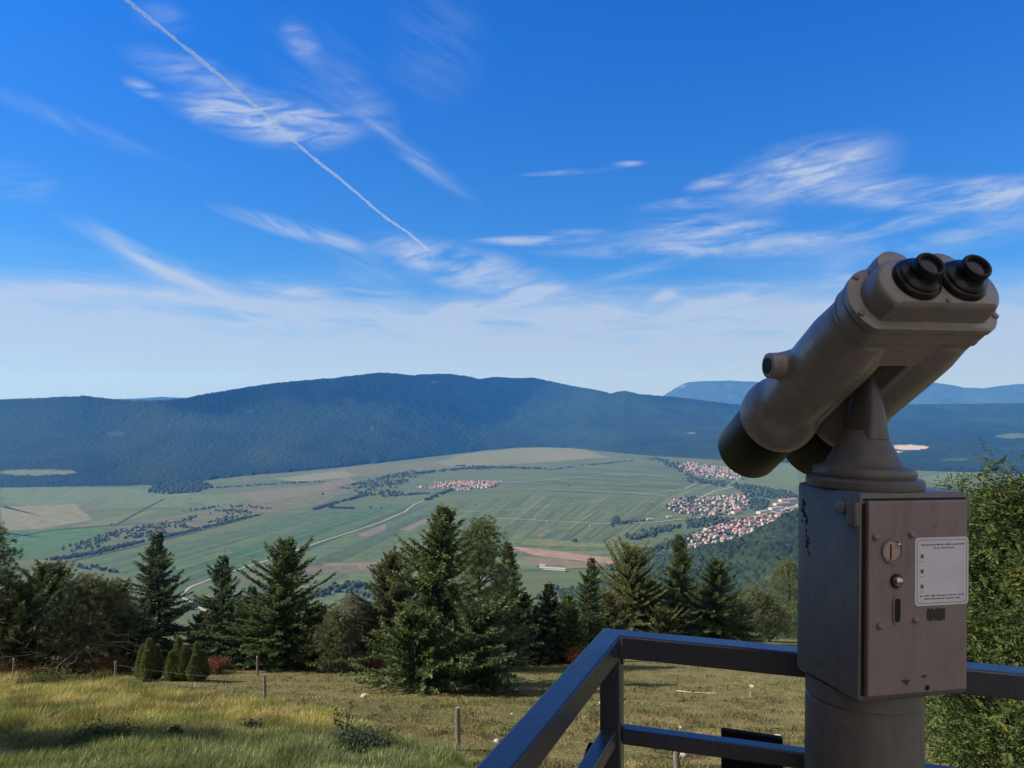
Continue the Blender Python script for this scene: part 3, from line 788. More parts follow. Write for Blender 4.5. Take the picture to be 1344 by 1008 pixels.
def pine(seed, H, Rr, low=.15, tufts=620, dark=(.034, .054, .024), light=(.17, .205, .085), lumps=None, dead=0, spread=1.0, tuft=.24, brown=0, peak=.62, bark=(.085, .052, .034)):
    """irregular tree: crooked limbs carry clumps of needle tufts"""
    rng = np.random.default_rng(seed)
    tr, cr = Acc(), Acc()
    zz = np.linspace(-.6, H * .92, 12)
    wob = np.column_stack([.035 * H * np.sin(zz * .6 + seed) * np.clip(zz / H, 0, 1), .03 * H * np.cos(zz * .5 + 2 * seed) * np.clip(zz / H, 0, 1), zz])
    tr.tube(wob, np.interp(zz, [-.6, 0, H], [.03 * H, .022 * H, .006 * H]), BARK, 8)
    nl = lumps or int(16 + H * 4.6); tufts = int(tufts * 2.1)
    ntot = 0
    cols = []
    for k in range(nl):
        f = low + (1 - low) * ((k + .5) / nl) ** .9
        env = math.sin(math.pi * min(1, max(.06, (f - low * .6) / (1.06 - low * .6))) ** peak) ** .75
        a = k * 2.399 + rng.normal() * .5
        rr = Rr * env * rng.uniform(.30, .95) * spread
        if f > .93: rr *= .35
        cz = f * H - .02 * H
        b0 = np.array([np.interp(cz - .12 * rr, zz, wob[:, 0]), np.interp(cz - .12 * rr, zz, wob[:, 1]), max(.1, cz - .28 * rr)])
        c = np.array([b0[0] + rr * math.cos(a), b0[1] + rr * math.sin(a), cz])
        s = np.linspace(0, 1, 6)[:, None]
        limb = b0 + (c - b0) * s + np.array([0, 0, 1]) * (.14 * rr * np.sin(s * math.pi)) + rng.normal(size=(6, 3)) * .035 * rr * np.sin(s * math.pi)
        tr.tube(limb, np.linspace(.012 * H * .5 + .01, .008, 6), bark, 5)
        sz = np.array([.40, .40, .27]) * (.36 * Rr + .45) * rng.uniform(.8, 1.25) * 1.3
        m = int(tufts / nl * rng.uniform(.7, 1.3))
        v = rng.normal(size=(m, 3)); v /= np.linalg.norm(v, axis=1, keepdims=True)
        q = rng.uniform(.25, 1.0, m) ** .55
        off = v * q[:, None] * sz * (1 + .35 * (rng.random((m, 1)) - .5))
        stretch = (c - b0) * .30
        pos = c + off - stretch * rng.random((m, 1)) * 1.3
        for j in range(0, m, max(1, m // 9)):
            p0 = limb[rng.integers(3, 6)]
            mid = (p0 + pos[j]) / 2 + rng.normal(size=3) * .04
            tr.tube(np.array([p0, mid, pos[j]]), [.012, .009, .005], bark, 4)
        out = v * .8 + (c - b0) / (np.linalg.norm(c - b0) + 1e-6) * .45 + np.array([0, 0, .45])
        kk = 15
        dirs = np.repeat(out, kk, 0) + rng.normal(size=(m * kk, 3)) * .75
        tint = rng.random() * .35
        tcol = conifer_cols(rng, m, dark, light, np.clip(.2 + tint + .35 * rng.random(m), 0, 1))
        if brown:
            bsel = rng.random(m) < brown * (1.6 if f < .5 else .5)
            tcol[bsel] = np.array((.12, .06, .032)) * rng.uniform(.6, 1.2, (bsel.sum(), 1))
        cr.blades(np.repeat(pos, kk, 0) + rng.normal(size=(m * kk, 3)) * .03, dirs, rng.uniform(.6, 1.15, m * kk) * tuft, tuft * .135, np.repeat(tcol, kk, 0) * rng.uniform(.8, 1.2, (m * kk, 1)), rng)
    for k in range(dead):
        a = rng.random() * 6.28; z0 = rng.uniform(.1, .5) * H; L = Rr * rng.uniform(.6, 1.1)
        s = np.linspace(0, 1, 7)[:, None]
        p = np.array([0, 0, z0]) + np.array([math.cos(a), math.sin(a), -.05 + rng.normal() * .15]) * L * s + rng.normal(size=(7, 3)) * .05 * L * s
        tr.tube(p, np.linspace(.035, .008, 7), (.30, .26, .22), 5)
        for j in range(3):
            p0 = p[rng.integers(2, 6)]; e = p0 + rng.normal(size=3) * .3 * L
            tr.tube(np.array([p0, (p0 + e) / 2 + rng.normal(size=3) * .05, e]), [.014, .01, .005], (.28, .25, .21), 4)
    return tr, cr
def juniper(seed, H, Rr, dark=(.055, .072, .022), light=(.19, .22, .07)):
    rng = np.random.default_rng(seed)
    tr, cr = Acc(), Acc()
    zz = np.linspace(-.4, H * .8, 6); tr.tube(np.column_stack([zz * 0, zz * 0, zz]), np.linspace(.05, .012, 6), BARK, 6)
    spires = [(0, 0, 1.0, .62)] + [(Rr * .55 * math.cos(k * 2.1 + seed), Rr * .5 * math.sin(k * 2.1 + seed), rng.uniform(.62, .88), rng.uniform(.38, .5)) for k in range(6)]
    for (cx, cy, hf, rf) in spires:
        n = int(6400 * H * Rr * hf * rf)
        f = rng.random(n) ** 1.1; a = rng.random(n) * 6.28
        env = Rr * rf * np.minimum(1, (f + .10) * 2.6) * (1 - f) ** .95 * (1.15 + .35 * np.sin(3 * a + seed + 9 * f) + .30 * rng.normal(size=n) + .35 * (fbm(a * 2, f * 9, seed, 3) - .5))
        q = rng.uniform(.3, 1, n) ** .5
        P = np.column_stack([cx + np.cos(a) * env * q, cy + np.sin(a) * env * q, f * H * hf * .94])
        D_ = np.column_stack([np.cos(a) * .5, np.sin(a) * .5, np.full(n, .95)]) + rng.normal(size=(n, 3)) * .32
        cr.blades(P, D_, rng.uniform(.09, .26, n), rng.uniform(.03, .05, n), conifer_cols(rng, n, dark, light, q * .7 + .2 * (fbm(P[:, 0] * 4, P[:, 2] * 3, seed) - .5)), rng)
    return tr, cr
def shrub(seed, H, Rr, dark, light, n=2600, leaf=.12, wid=.06):
    rng = np.random.default_rng(seed)
    tr, cr = Acc(), Acc()
    tips = []
    for k in range(26):
        a = rng.random() * 6.28; L = rng.uniform(.6, 1) ; r_ = Rr * rng.uniform(.2, .95)
        s = np.linspace(0, 1, 5)[:, None]
        e = np.array([math.cos(a) * r_, math.sin(a) * r_, H * rng.uniform(.55, 1) * (1 - .35 * (r_ / Rr) ** 2)])
        p = e * s + rng.normal(size=(5, 3)) * .05 * s; p[0, 2] = -.1
        tr.tube(p, np.linspace(.018, .005, 5), (.13, .09, .06), 4); tips.append(p)
    tips = np.array(tips)
    i = rng.integers(0, 26, n); t = rng.uniform(1.2, 4, n); j = np.floor(t).astype(int).clip(0, 3); w = (t - j)[:, None]
    P = tips[i, j] * (1 - w) + tips[i, j + 1] * w + rng.normal(size=(n, 3)) * np.array([.16, .16, .12]) * Rr
    P[:, 2] = np.maximum(P[:, 2], .02)
    cr.blades(P, rng.normal(size=(n, 3)) + np.array([0, 0, .5]), rng.uniform(.6, 1.2, n) * leaf, wid, conifer_cols(rng, n, dark, light), rng, .1)
    return tr, cr

def place(kind, px, yb, yt, hw, label, seed, name=None, cat='tree', group=None, dD=0, **kw):
    g = ground_pt(px, yb)
    if dD:
        x, _ = ray(px, yb); D = g.y + dD; g = on_ground(float(x) * D, D)
    top = at(px, yt, g.y)
    H = max(.3, top.z - g.z); Rr = hw / F * g.y
    if kind == 'bushy':
        kw = dict(kw); kw.pop('tufts', None); kw.pop('peak', None); kw['clear'] = kw.pop('low', .04); seed_full = .66 + .22 * ((seed * 37) % 10) / 10
        kw.setdefault('full', seed_full); kw.setdefault('up', .20); kw.setdefault('needle', 1.2); kw.setdefault('thin', 1.5)
    fn = {'spruce': spruce, 'bushy': spruce, 'pine': pine, 'juniper': juniper, 'shrub': shrub}[kind]
    tr, cr = fn(seed, H, Rr, **kw)
    nm = name or {'bushy': 'pine_tree', 'spruce': 'spruce_tree', 'pine': 'pine_tree', 'juniper': 'juniper_bush', 'shrub': 'shrub'}[kind]
    return put_tree(nm, label, cat, g, tr, cr, M['needles'] if kind != 'shrub' else M['leaves'], group)

G1 = 'conifers along the edge of the meadow'
DK = dict(dark=(.024, .040, .019), light=(0.128, 0.183, 0.068))
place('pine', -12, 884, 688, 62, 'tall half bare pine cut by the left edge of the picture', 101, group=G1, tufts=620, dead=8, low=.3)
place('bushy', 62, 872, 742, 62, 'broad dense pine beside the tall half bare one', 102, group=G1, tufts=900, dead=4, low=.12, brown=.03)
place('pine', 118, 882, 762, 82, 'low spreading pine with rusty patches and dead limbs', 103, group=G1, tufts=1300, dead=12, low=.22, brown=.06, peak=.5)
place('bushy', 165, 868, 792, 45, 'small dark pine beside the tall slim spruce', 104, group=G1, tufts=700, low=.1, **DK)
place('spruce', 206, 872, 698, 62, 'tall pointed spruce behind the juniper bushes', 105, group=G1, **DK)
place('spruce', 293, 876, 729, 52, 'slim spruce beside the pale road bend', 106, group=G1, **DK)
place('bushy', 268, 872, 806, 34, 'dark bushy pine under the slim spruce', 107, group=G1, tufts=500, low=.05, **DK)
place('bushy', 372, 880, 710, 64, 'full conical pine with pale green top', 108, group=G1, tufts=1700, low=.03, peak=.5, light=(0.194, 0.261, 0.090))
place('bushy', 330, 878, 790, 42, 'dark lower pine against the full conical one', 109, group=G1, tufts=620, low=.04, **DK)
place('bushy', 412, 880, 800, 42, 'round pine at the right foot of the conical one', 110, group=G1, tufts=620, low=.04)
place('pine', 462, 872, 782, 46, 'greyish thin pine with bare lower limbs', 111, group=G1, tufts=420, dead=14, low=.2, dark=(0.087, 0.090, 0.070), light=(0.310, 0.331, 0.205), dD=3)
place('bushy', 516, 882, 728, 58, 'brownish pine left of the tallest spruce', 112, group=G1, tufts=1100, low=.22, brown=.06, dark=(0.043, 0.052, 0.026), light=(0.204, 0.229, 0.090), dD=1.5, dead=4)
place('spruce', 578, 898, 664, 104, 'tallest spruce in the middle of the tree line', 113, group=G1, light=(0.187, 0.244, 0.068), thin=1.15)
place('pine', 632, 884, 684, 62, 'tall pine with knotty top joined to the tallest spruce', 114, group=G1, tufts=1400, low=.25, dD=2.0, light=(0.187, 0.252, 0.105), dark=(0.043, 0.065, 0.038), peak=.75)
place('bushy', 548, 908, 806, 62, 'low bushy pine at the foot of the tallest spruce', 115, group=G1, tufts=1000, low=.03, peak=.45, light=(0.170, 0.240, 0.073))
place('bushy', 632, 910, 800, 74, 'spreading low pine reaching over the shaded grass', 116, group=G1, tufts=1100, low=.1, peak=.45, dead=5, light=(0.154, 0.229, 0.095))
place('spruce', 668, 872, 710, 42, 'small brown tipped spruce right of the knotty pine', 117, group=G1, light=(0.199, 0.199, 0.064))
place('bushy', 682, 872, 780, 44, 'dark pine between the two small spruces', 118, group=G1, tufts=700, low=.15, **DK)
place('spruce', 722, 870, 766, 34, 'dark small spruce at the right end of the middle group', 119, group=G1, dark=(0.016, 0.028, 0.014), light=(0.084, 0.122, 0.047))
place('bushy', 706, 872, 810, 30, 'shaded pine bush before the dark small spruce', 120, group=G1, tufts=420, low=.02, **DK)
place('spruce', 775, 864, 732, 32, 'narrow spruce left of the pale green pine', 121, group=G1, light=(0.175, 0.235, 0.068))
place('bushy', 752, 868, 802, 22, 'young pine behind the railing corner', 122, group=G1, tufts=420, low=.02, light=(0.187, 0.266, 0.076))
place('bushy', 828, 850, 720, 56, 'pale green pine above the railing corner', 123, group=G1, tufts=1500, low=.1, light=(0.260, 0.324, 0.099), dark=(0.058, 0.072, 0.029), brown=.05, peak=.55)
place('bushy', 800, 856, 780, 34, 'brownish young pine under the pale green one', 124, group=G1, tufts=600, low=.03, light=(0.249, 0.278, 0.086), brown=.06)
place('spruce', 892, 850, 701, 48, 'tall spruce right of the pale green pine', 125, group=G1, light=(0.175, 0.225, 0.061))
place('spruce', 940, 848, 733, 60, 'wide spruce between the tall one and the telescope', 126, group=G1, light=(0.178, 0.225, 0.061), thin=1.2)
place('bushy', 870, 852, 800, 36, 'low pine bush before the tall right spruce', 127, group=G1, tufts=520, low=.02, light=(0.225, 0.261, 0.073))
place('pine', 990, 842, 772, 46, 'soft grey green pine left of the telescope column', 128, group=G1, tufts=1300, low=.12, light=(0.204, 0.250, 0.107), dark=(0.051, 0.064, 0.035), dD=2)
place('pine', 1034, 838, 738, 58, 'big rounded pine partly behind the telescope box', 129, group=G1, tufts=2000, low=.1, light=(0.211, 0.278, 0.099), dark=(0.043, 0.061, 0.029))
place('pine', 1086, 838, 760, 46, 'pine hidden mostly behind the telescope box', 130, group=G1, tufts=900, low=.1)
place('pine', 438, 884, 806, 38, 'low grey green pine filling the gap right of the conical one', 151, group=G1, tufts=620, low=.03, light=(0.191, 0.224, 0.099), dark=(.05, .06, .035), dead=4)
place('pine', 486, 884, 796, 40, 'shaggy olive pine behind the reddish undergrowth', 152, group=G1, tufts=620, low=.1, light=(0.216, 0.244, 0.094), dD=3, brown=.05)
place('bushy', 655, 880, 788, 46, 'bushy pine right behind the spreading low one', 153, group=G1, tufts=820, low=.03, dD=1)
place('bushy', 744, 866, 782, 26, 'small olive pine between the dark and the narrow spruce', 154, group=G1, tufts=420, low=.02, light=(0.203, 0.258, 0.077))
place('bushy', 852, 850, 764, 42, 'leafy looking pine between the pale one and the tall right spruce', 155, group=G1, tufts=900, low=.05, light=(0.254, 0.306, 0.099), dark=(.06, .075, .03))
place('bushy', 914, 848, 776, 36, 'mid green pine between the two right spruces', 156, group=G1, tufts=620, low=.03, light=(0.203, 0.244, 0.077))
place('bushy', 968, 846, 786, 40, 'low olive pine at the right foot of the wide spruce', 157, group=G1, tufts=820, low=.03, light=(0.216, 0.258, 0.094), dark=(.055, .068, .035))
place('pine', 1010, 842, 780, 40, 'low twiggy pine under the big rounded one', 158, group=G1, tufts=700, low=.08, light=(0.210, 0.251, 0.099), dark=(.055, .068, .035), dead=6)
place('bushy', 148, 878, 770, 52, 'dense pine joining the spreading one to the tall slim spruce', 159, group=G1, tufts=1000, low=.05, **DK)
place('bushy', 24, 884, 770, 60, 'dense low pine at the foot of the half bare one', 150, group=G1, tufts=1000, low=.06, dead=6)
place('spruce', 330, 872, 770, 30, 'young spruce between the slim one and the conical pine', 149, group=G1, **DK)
GJ = 'juniper bushes before the spruce'
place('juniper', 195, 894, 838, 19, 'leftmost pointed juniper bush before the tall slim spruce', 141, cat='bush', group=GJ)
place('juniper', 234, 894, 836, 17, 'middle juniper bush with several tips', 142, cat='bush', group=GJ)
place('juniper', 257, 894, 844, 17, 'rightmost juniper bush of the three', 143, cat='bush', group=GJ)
RUS = dict(dark=(.13, .06, .032), light=(.30, .145, .07))
for i, (px, yb, h, hw, lab, kw) in enumerate([
    (18, 886, 28, 34, 'rusty red shrub at the left edge under the pines', RUS), (85, 884, 20, 30, 'rusty shrub under the low spreading pine', RUS), (140, 884, 24, 30, 'reddish shrub left of the juniper bushes', RUS),
    (285, 884, 22, 22, 'crimson leaved shrub right of the juniper bushes', dict(dark=(.10, .042, .028), light=(.22, .10, .055))), (110, 872, 22, 34, 'grey green shrub beneath the dead limbs', dict(dark=(.045, .06, .04), light=(.10, .12, .085))),
    (60, 900, 16, 40, 'green leafy shrub in the tall grass below the rusty ones', dict(dark=(.045, .065, .018), light=(.11, .13, .035))), (120, 898, 12, 30, 'flat yellow green shrub in the tall grass', dict(dark=(.06, .07, .02), light=(.13, .14, .04))),
    (492, 880, 22, 34, 'reddish undergrowth beneath the greyish thin pine', RUS), (752, 872, 22, 14, 'rusty fern clump left of the railing corner', RUS),
    (228, 976, 14, 14, 'dark leafed clump in the shaded tall grass', dict(dark=(.03, .035, .018), light=(.07, .08, .03))), (130, 984, 24, 40, 'green leafy clump at the bottom left of the grass', dict(dark=(.03, .06, .018), light=(.085, .13, .035))),
    (470, 992, 26, 50, 'grey green thicket low in the tall grass', dict(dark=(.04, .06, .03), light=(.10, .13, .075))), (330, 968, 16, 16, 'small dark tuft right of the shaded clump', dict(dark=(.03, .045, .02), light=(.075, .09, .04)))]):
    place('shrub', px, yb, yb - h, hw, lab, 160 + i, cat='shrub', **kw)
# dead twiggy plant standing out of the grass
def twig_plant():
    g = ground_pt(456, 978); rng = np.random.default_rng(5)
    e = empty('dry_plant', g); tag(e, 'dark dry branched plant standing out of the tall grass', 'plant')
    st, lf = Acc(), Acc()
    H = 1.05; P = []
    for k in range(7):
        a = rng.random() * 6.28
        s = np.linspace(0, 1, 6)[:, None]
        p = np.array([math.cos(a) * .35 * rng.uniform(.4, 1.3) , math.sin(a) * .3, H * rng.uniform(.6, 1.1)]) * s + rng.normal(size=(6, 3)) * .03
        p[0, 2] = -.1; st.tube(p, np.linspace(.016, .006, 6), (.05, .04, .035), 5); P.append(p[3:])
    P = np.concatenate(P); P = np.repeat(P, 6, 0) + rng.normal(size=(len(P) * 6, 3)) * .05
    lf.blades(P, rng.normal(size=P.shape), .09, .06, conifer_cols(rng, len(P), (.03, .025, .02), (.07, .06, .04)), rng)
    link('stem', st.mesh('stem', True), M['bark'], e); link('leaves', lf.mesh('leaves'), M['leaves'], e)
twig_plant()

def broadleaf(seed, H, Rr, n_sprays, low=.2, leaf=.10, dark=(.030, .056, .016), light=(.10, .148, .04), halfcut=None):
    """tree with feathered leaves: every spray is a stalk with paired leaflets"""
    rng = np.random.default_rng(seed)
    tr, cr = Acc(), Acc()
    stems = []
    for k in range(5):
        a = k * 1.3 + rng.random(); s = np.linspace(0, 1, 10)[:, None]
        top = np.array([math.cos(a) * Rr * .38, math.sin(a) * Rr * .38, H * rng.uniform(.75, .95)])
        p = top * np.concatenate([s ** 1.3, s ** 1.3, s], 1) + rng.normal(size=(10, 3)) * .06 * s; p[0, 2] = -.5
        tr.tube(p, np.linspace(.075, .012, 10), (.10, .085, .065), 7); stems.append(p)
    P, Dv = [], []
    nl = 95
    for k in range(nl):
        st = stems[k % 5]; f = low + (1.0 - low) * (k + rng.random()) / nl
        i = min(9, int(f * 9.5)); b = st[max(1, i - 1)]
        a = rng.random() * 6.28
        env = Rr * (1 - abs(f - .42) ** 1.6 * 1.9) * rng.uniform(.5, 1.08)
        env = max(.25, env)
        e = np.array([math.cos(a) * env, math.sin(a) * env, f * H + .12 * env * rng.normal() + .22])
        s = np.linspace(0, 1, 6)[:, None]
        p = b + (e - b) * s + rng.normal(size=(6, 3)) * .05 * s; p[:, 2:] += .25 * env * .3 * np.sin(s * math.pi)
        tr.tube(p, np.linspace(.02, .005, 6), (.11, .09, .06), 4)
        m = int(n_sprays / nl); t = rng.uniform(.25, 1.0, m) ** .7
        q = np.stack([np.interp(t, s[:, 0], p[:, j]) for j in range(3)], -1) + rng.normal(size=(m, 3)) * np.array([.2, .2, .16])
        P.append(q); Dv.append((e - b) / np.linalg.norm(e - b) * .6 + rng.normal(size=(m, 3)) * .6 + np.array([0, 0, .1]))
    P = np.concatenate(P); Dv = np.concatenate(Dv); Dv /= np.linalg.norm(Dv, axis=1, keepdims=True)
    n = len(P); base = conifer_cols(rng, n, dark, light)
    yellow = rng.random(n) < .05; base[yellow] = (.16, .15, .03)
    side = np.cross(Dv, np.array([0, 0, 1.0]) + rng.normal(size=(n, 3)) * .25); side /= np.linalg.norm(side, axis=1, keepdims=True)
    for j in range(5):
        for sg in (-1, 1):
            q = P + Dv * (leaf * .55 * (j + .6)) ; d = side * sg + Dv * .55 + np.array([0, 0, -.25])
            cr.blades(q, d, leaf * (1.05 - .1 * abs(j - 2)), leaf * .36, base * rng.uniform(.85, 1.15, (n, 1)), rng, .1)
    cr.blades(P + Dv * leaf * 3, Dv, leaf, leaf * .36, base, rng, .1)
    return tr, cr
def right_tree():
    D = 14.0; x, _ = ray(1330, 700); g = on_ground(float(x) * D, D)
    H = at(1318, 630, D).z - g.z
    tr, cr = broadleaf(21, H, 1.7, 3600, .14, leaf=.105)
    put_tree('rowan_tree', 'leafy bright green tree right of the telescope box', 'tree', g, tr, cr, M['leaves'])
    D = 17.5; x, _ = ray(1260, 700); g = on_ground(float(x) * D, D)
    tr, cr = broadleaf(22, at(1248, 650, D).z - g.z, 1.1, 3000, .1, light=(.11, .125, .04))
    put_tree('rowan_tree', 'slimmer yellowish green tree just behind the leafy one at right', 'tree', g, tr, cr, M['leaves'])
    # a neighbour further left, outside the picture, whose shade lies on the grass at the lower left
    g = on_ground(-18.8, 21.6)
    tr, cr = broadleaf(23, 7.6, 2.7, 9500, .16, leaf=.14)
    put_tree('rowan_tree', 'leafy tree left of the meadow that shades the lower left grass', 'tree', g, tr, cr, M['leaves'])
right_tree()

# ------------------------------------------------------------------ grass
def grass(name, n, region, hfun, cfun, seed, label, w=.018):
    rng = np.random.default_rng(seed)
    P = []
    while sum(map(len, P)) < n:
        d = 1 / rng.uniform(1 / 75, 1 / 17.5, 60000)
        px = rng.uniform(-60, 1400, 60000); x = (px - CX) / F * d
        k = region(px, x, d, rng)
        P.append(np.column_stack([x, d])[k])
    P = np.concatenate(P)[:n]
    z = hill_z(P[:, 0], P[:, 1]) - .02
    B = np.column_stack([P, z])
    h = hfun(B, rng); c = cfun(B, rng)
    lean = rng.normal(size=(n, 3)) * .38; lean[:, 2] = 1; lean[:, 0] += .12
    a = Acc(); a.blades(B, lean, h, w * (B[:, 1] / 22) ** .6, c, rng, .18)
    o = link(name, a.mesh(name), M['grass'])
    tag(o, label, 'grass', None, 'stuff')
def py_of(B): return 525 - F * B[:, 2] / B[:, 1]
def px_of(B): return CX + F * B[:, 0] / B[:, 1]
def tall_edge(px):   # photo row (as a bearing) where the unmown grass begins
    return np.interp(px, [-60, 0, 150, 300, 350, 430, 470, 520, 560, 600, 660], [884, 886, 893, 916, 922, 938, 950, 972, 985, 1000, 1030])
def tall_region(px, x, d, rng):
    py = 525 - F * hill_z(x, d) / d
    return (py > tall_edge(px) + 10 * (fbm(x, d, 8) - .5)) & (px < 680)
def tall_h(B, rng):
    return (.16 + .66 * fbm(B[:, 0] / 1.3, B[:, 1] / 1.3, 12)) * rng.uniform(.6, 1.25, len(B))
def tall_c(B, rng):
    py = py_of(B); px = px_of(B)
    g = fbm(B[:, 0] / 2.2, B[:, 1] / 2.2, 14); g2 = fbm(B[:, 0] / .7, B[:, 1] / .7, 15)
    low = np.clip((py - 950 - 14 * (g - .5)) / 26, 0, 1)         # greener towards the lower meadow edge
    straw = np.array([.46, .37, .16]); grn = np.array([.15, .20, .045]); blu = np.array([.15, .195, .085]); yel = np.array([.32, .29, .075])
    t = np.clip((g2 - .38) * 2.6 + .25 * rng.normal(size=len(B)), 0, 1)[:, None]
    up = straw * t + yel * (1 - t)
    gk = np.clip((g - .47) * 3.4, 0, .9)[:, None]
    up = up * (1 - gk) + grn * gk
    dn = grn * t + blu * (1 - t); k = (rng.random(len(B)) < .13)[:, None]
    dn = np.where(k, straw, dn)
    g3 = fbm(B[:, 0] / 1.1, B[:, 1] / 1.1, 77, 3)[:, None]
    return (up * (1 - low[:, None]) + dn * low[:, None]) * rng.uniform(.6, 1.25, (len(B), 1)) * np.clip(.2 + 1.65 * g3, .3, 1.45)
grass('tall_grass', 165000, tall_region, tall_h, tall_c, 5, 'tall yellow and green unmown grass at the lower left', .0135)
def short_region(px, x, d, rng):
    py = 525 - F * hill_z(x, d) / d
    return ((py < tall_edge(px) + 6) | (px > 660)) & (d < edge_d(x) + 2)
def short_h(B, rng):
    return (.035 + .26 * fbm(B[:, 0] / 1.2, B[:, 1] / 1.2, 22) ** 3) * rng.uniform(.6, 1.5, len(B))
def short_c(B, rng):
    g = fbm(B[:, 0] / 4, B[:, 1] / 2.5, 24)[:, None]; g2 = fbm(B[:, 0] / .5, B[:, 1] / .5, 25)[:, None]
    g = np.clip((g - .5) * 2.6 + .5, 0, 1)
    c = np.array([.33, .265, .125]) * (1 - g) + np.array([.17, .185, .06]) * g
    g4 = fbm(B[:, 0] / 9, B[:, 1] / 7, 29)[:, None]
    c = c * (.3 + 1.35 * g2) * (.72 + .56 * g4)
    return c * rng.uniform(.75, 1.25, (len(B), 1))
grass('meadow_grass', 150000, short_region, short_h, short_c, 6, 'short dry grazed grass of the sloping meadow', .022)

def weed_region(px, x, d, rng):
    return short_region(px, x, d, rng) & (fbm(x / .8, d / .8, 91, 3) > .60)
def weed_c(B, rng):
    t = fbm(B[:, 0] / 3, B[:, 1] / 3, 93)[:, None]
    return (np.array([.085, .10, .035]) * (1 - t) + np.array([.16, .13, .06]) * t) * rng.uniform(.6, 1.3, (len(B), 1))
grass('meadow_weeds', 26000, weed_region, lambda B, rng: rng.uniform(.05, .26, len(B)), weed_c, 9, 'darker weed tufts scattered through the grazed meadow', .03)

# ------------------------------------------------------------------ stones, branches, fence
def rock(px, py, size, label, seed):
    g = ground_pt(px, py); rng = np.random.default_rng(seed)
    V, T = ico(3); r = 1 + .45 * (fbm(V[:, 0] * 1.3 + seed, V[:, 1] * 1.3 + V[:, 2] * .9, seed, 3) - .5)
    V = V * r[:, None] * np.array([1, .8, .62]) * size / 2
    V = np.clip(V, [-size * .44, -9, -9], [9, 9, size * .26])
    V[:, 2] += size * .12
    o = link('limestone_rock', np_mesh('limestone_rock', V, None, T, None, False), M['stone'], None, g); o.rotation_euler = (0, 0, rng.random() * 6)
    tag(o, label, 'rock')
for i, (px, py, s, lab) in enumerate([(478, 915, .34, 'biggest white rock in the meadow left of the middle pines'), (987, 902, .26, 'white stone in the meadow above the lower rail'), (788, 923, .16, 'small white stone seen between the two rails'),
                                      (1007, 970, .20, 'white stone left of its twin above the black board'), (1021, 971, .30, 'rounded pale stone beside its twin above the black board'), (896, 994, .24, 'white stone behind the short fence post'), (893, 957, .14, 'flat white stone just above the lower rail'),
                                      (309, 914, .14, 'tiny stone near the fence post in the dry meadow'), (652, 975, .18, 'flat stone right of the dark fence post'), (672, 938, .12, 'tiny white stone left of the sloping rail'), (180, 900, .14, 'tiny stone below the juniper bushes'), (1046, 996, .2, 'pale stone beside the telescope column')]):
    rock(px, py, s, lab, 40 + i)
def branch(px0, py0, px1, py1, label, seed, r=.03, col=(.42, .37, .30)):
    a_, b_ = ground_pt(px0, py0), ground_pt(px1, py1); rng = np.random.default_rng(seed)
    s = np.linspace(0, 1, 9)[:, None]
    A = Acc(); o0 = np.array(a_)
    p = (np.array(b_) - o0) * s + rng.normal(size=(9, 3)) * .05; p[:, 2] = [hill_z(o0[0] + q[0], o0[1] + q[1]) - o0[2] + .05 for q in p]
    A.tube(p, np.linspace(r, r * .4, 9), col, 6)
    for k in range(5):
        i = rng.integers(2, 8); e = p[i] + rng.normal(size=3) * np.array([.35, .35, .12]) + np.array([0, 0, .12])
        A.tube(np.array([p[i], (p[i] + e) / 2, e]), [r * .5, r * .4, r * .2], col, 5)
    o = link('fallen_branch', A.mesh('fallen_branch', True), M['bark'], None, a_); tag(o, label, 'branch')
branch(888, 908, 944, 912, 'pale fallen branch on the meadow above the rail', 1)
branch(965, 918, 992, 917, 'short pale stick under the white stone in the meadow', 2, .02)
branch(228, 912, 262, 903, 'grey dead branch below the juniper bushes', 3, .035)
branch(255, 910, 290, 908, 'thin dry branch lying right of the grey dead branch', 4, .025)
branch(500, 906, 520, 898, 'bare stick under the low bushy pine', 5, .03)
def dead_limb(px0, py0, px1, py1, label, seed):
    g = ground_pt(px0, py0 + 3); D = g.y - .5
    a_ = at(px0, py0, D); b_ = at(px1, py1, D); rng = np.random.default_rng(seed)
    A = Acc(); s = np.linspace(0, 1, 8)[:, None]
    p = (np.array(b_) - np.array(a_)) * s + rng.normal(size=(8, 3)) * .07 * np.sin(s * math.pi)
    A.tube(p, np.linspace(.075, .035, 8), (.55, .48, .40), 6)
    e = p[4] + np.array([.4, .1, .5]); A.tube(np.array([p[4], (p[4] + e) / 2, e]), [.03, .02, .01], (.5, .44, .37), 5)
    o = link('dead_limb', A.mesh('dead_limb', True), M['bark'], None, a_); tag(o, label, 'branch')
dead_limb(12, 880, 42, 838, 'pale barkless limb leaning up from the rusty shrubs', 7)

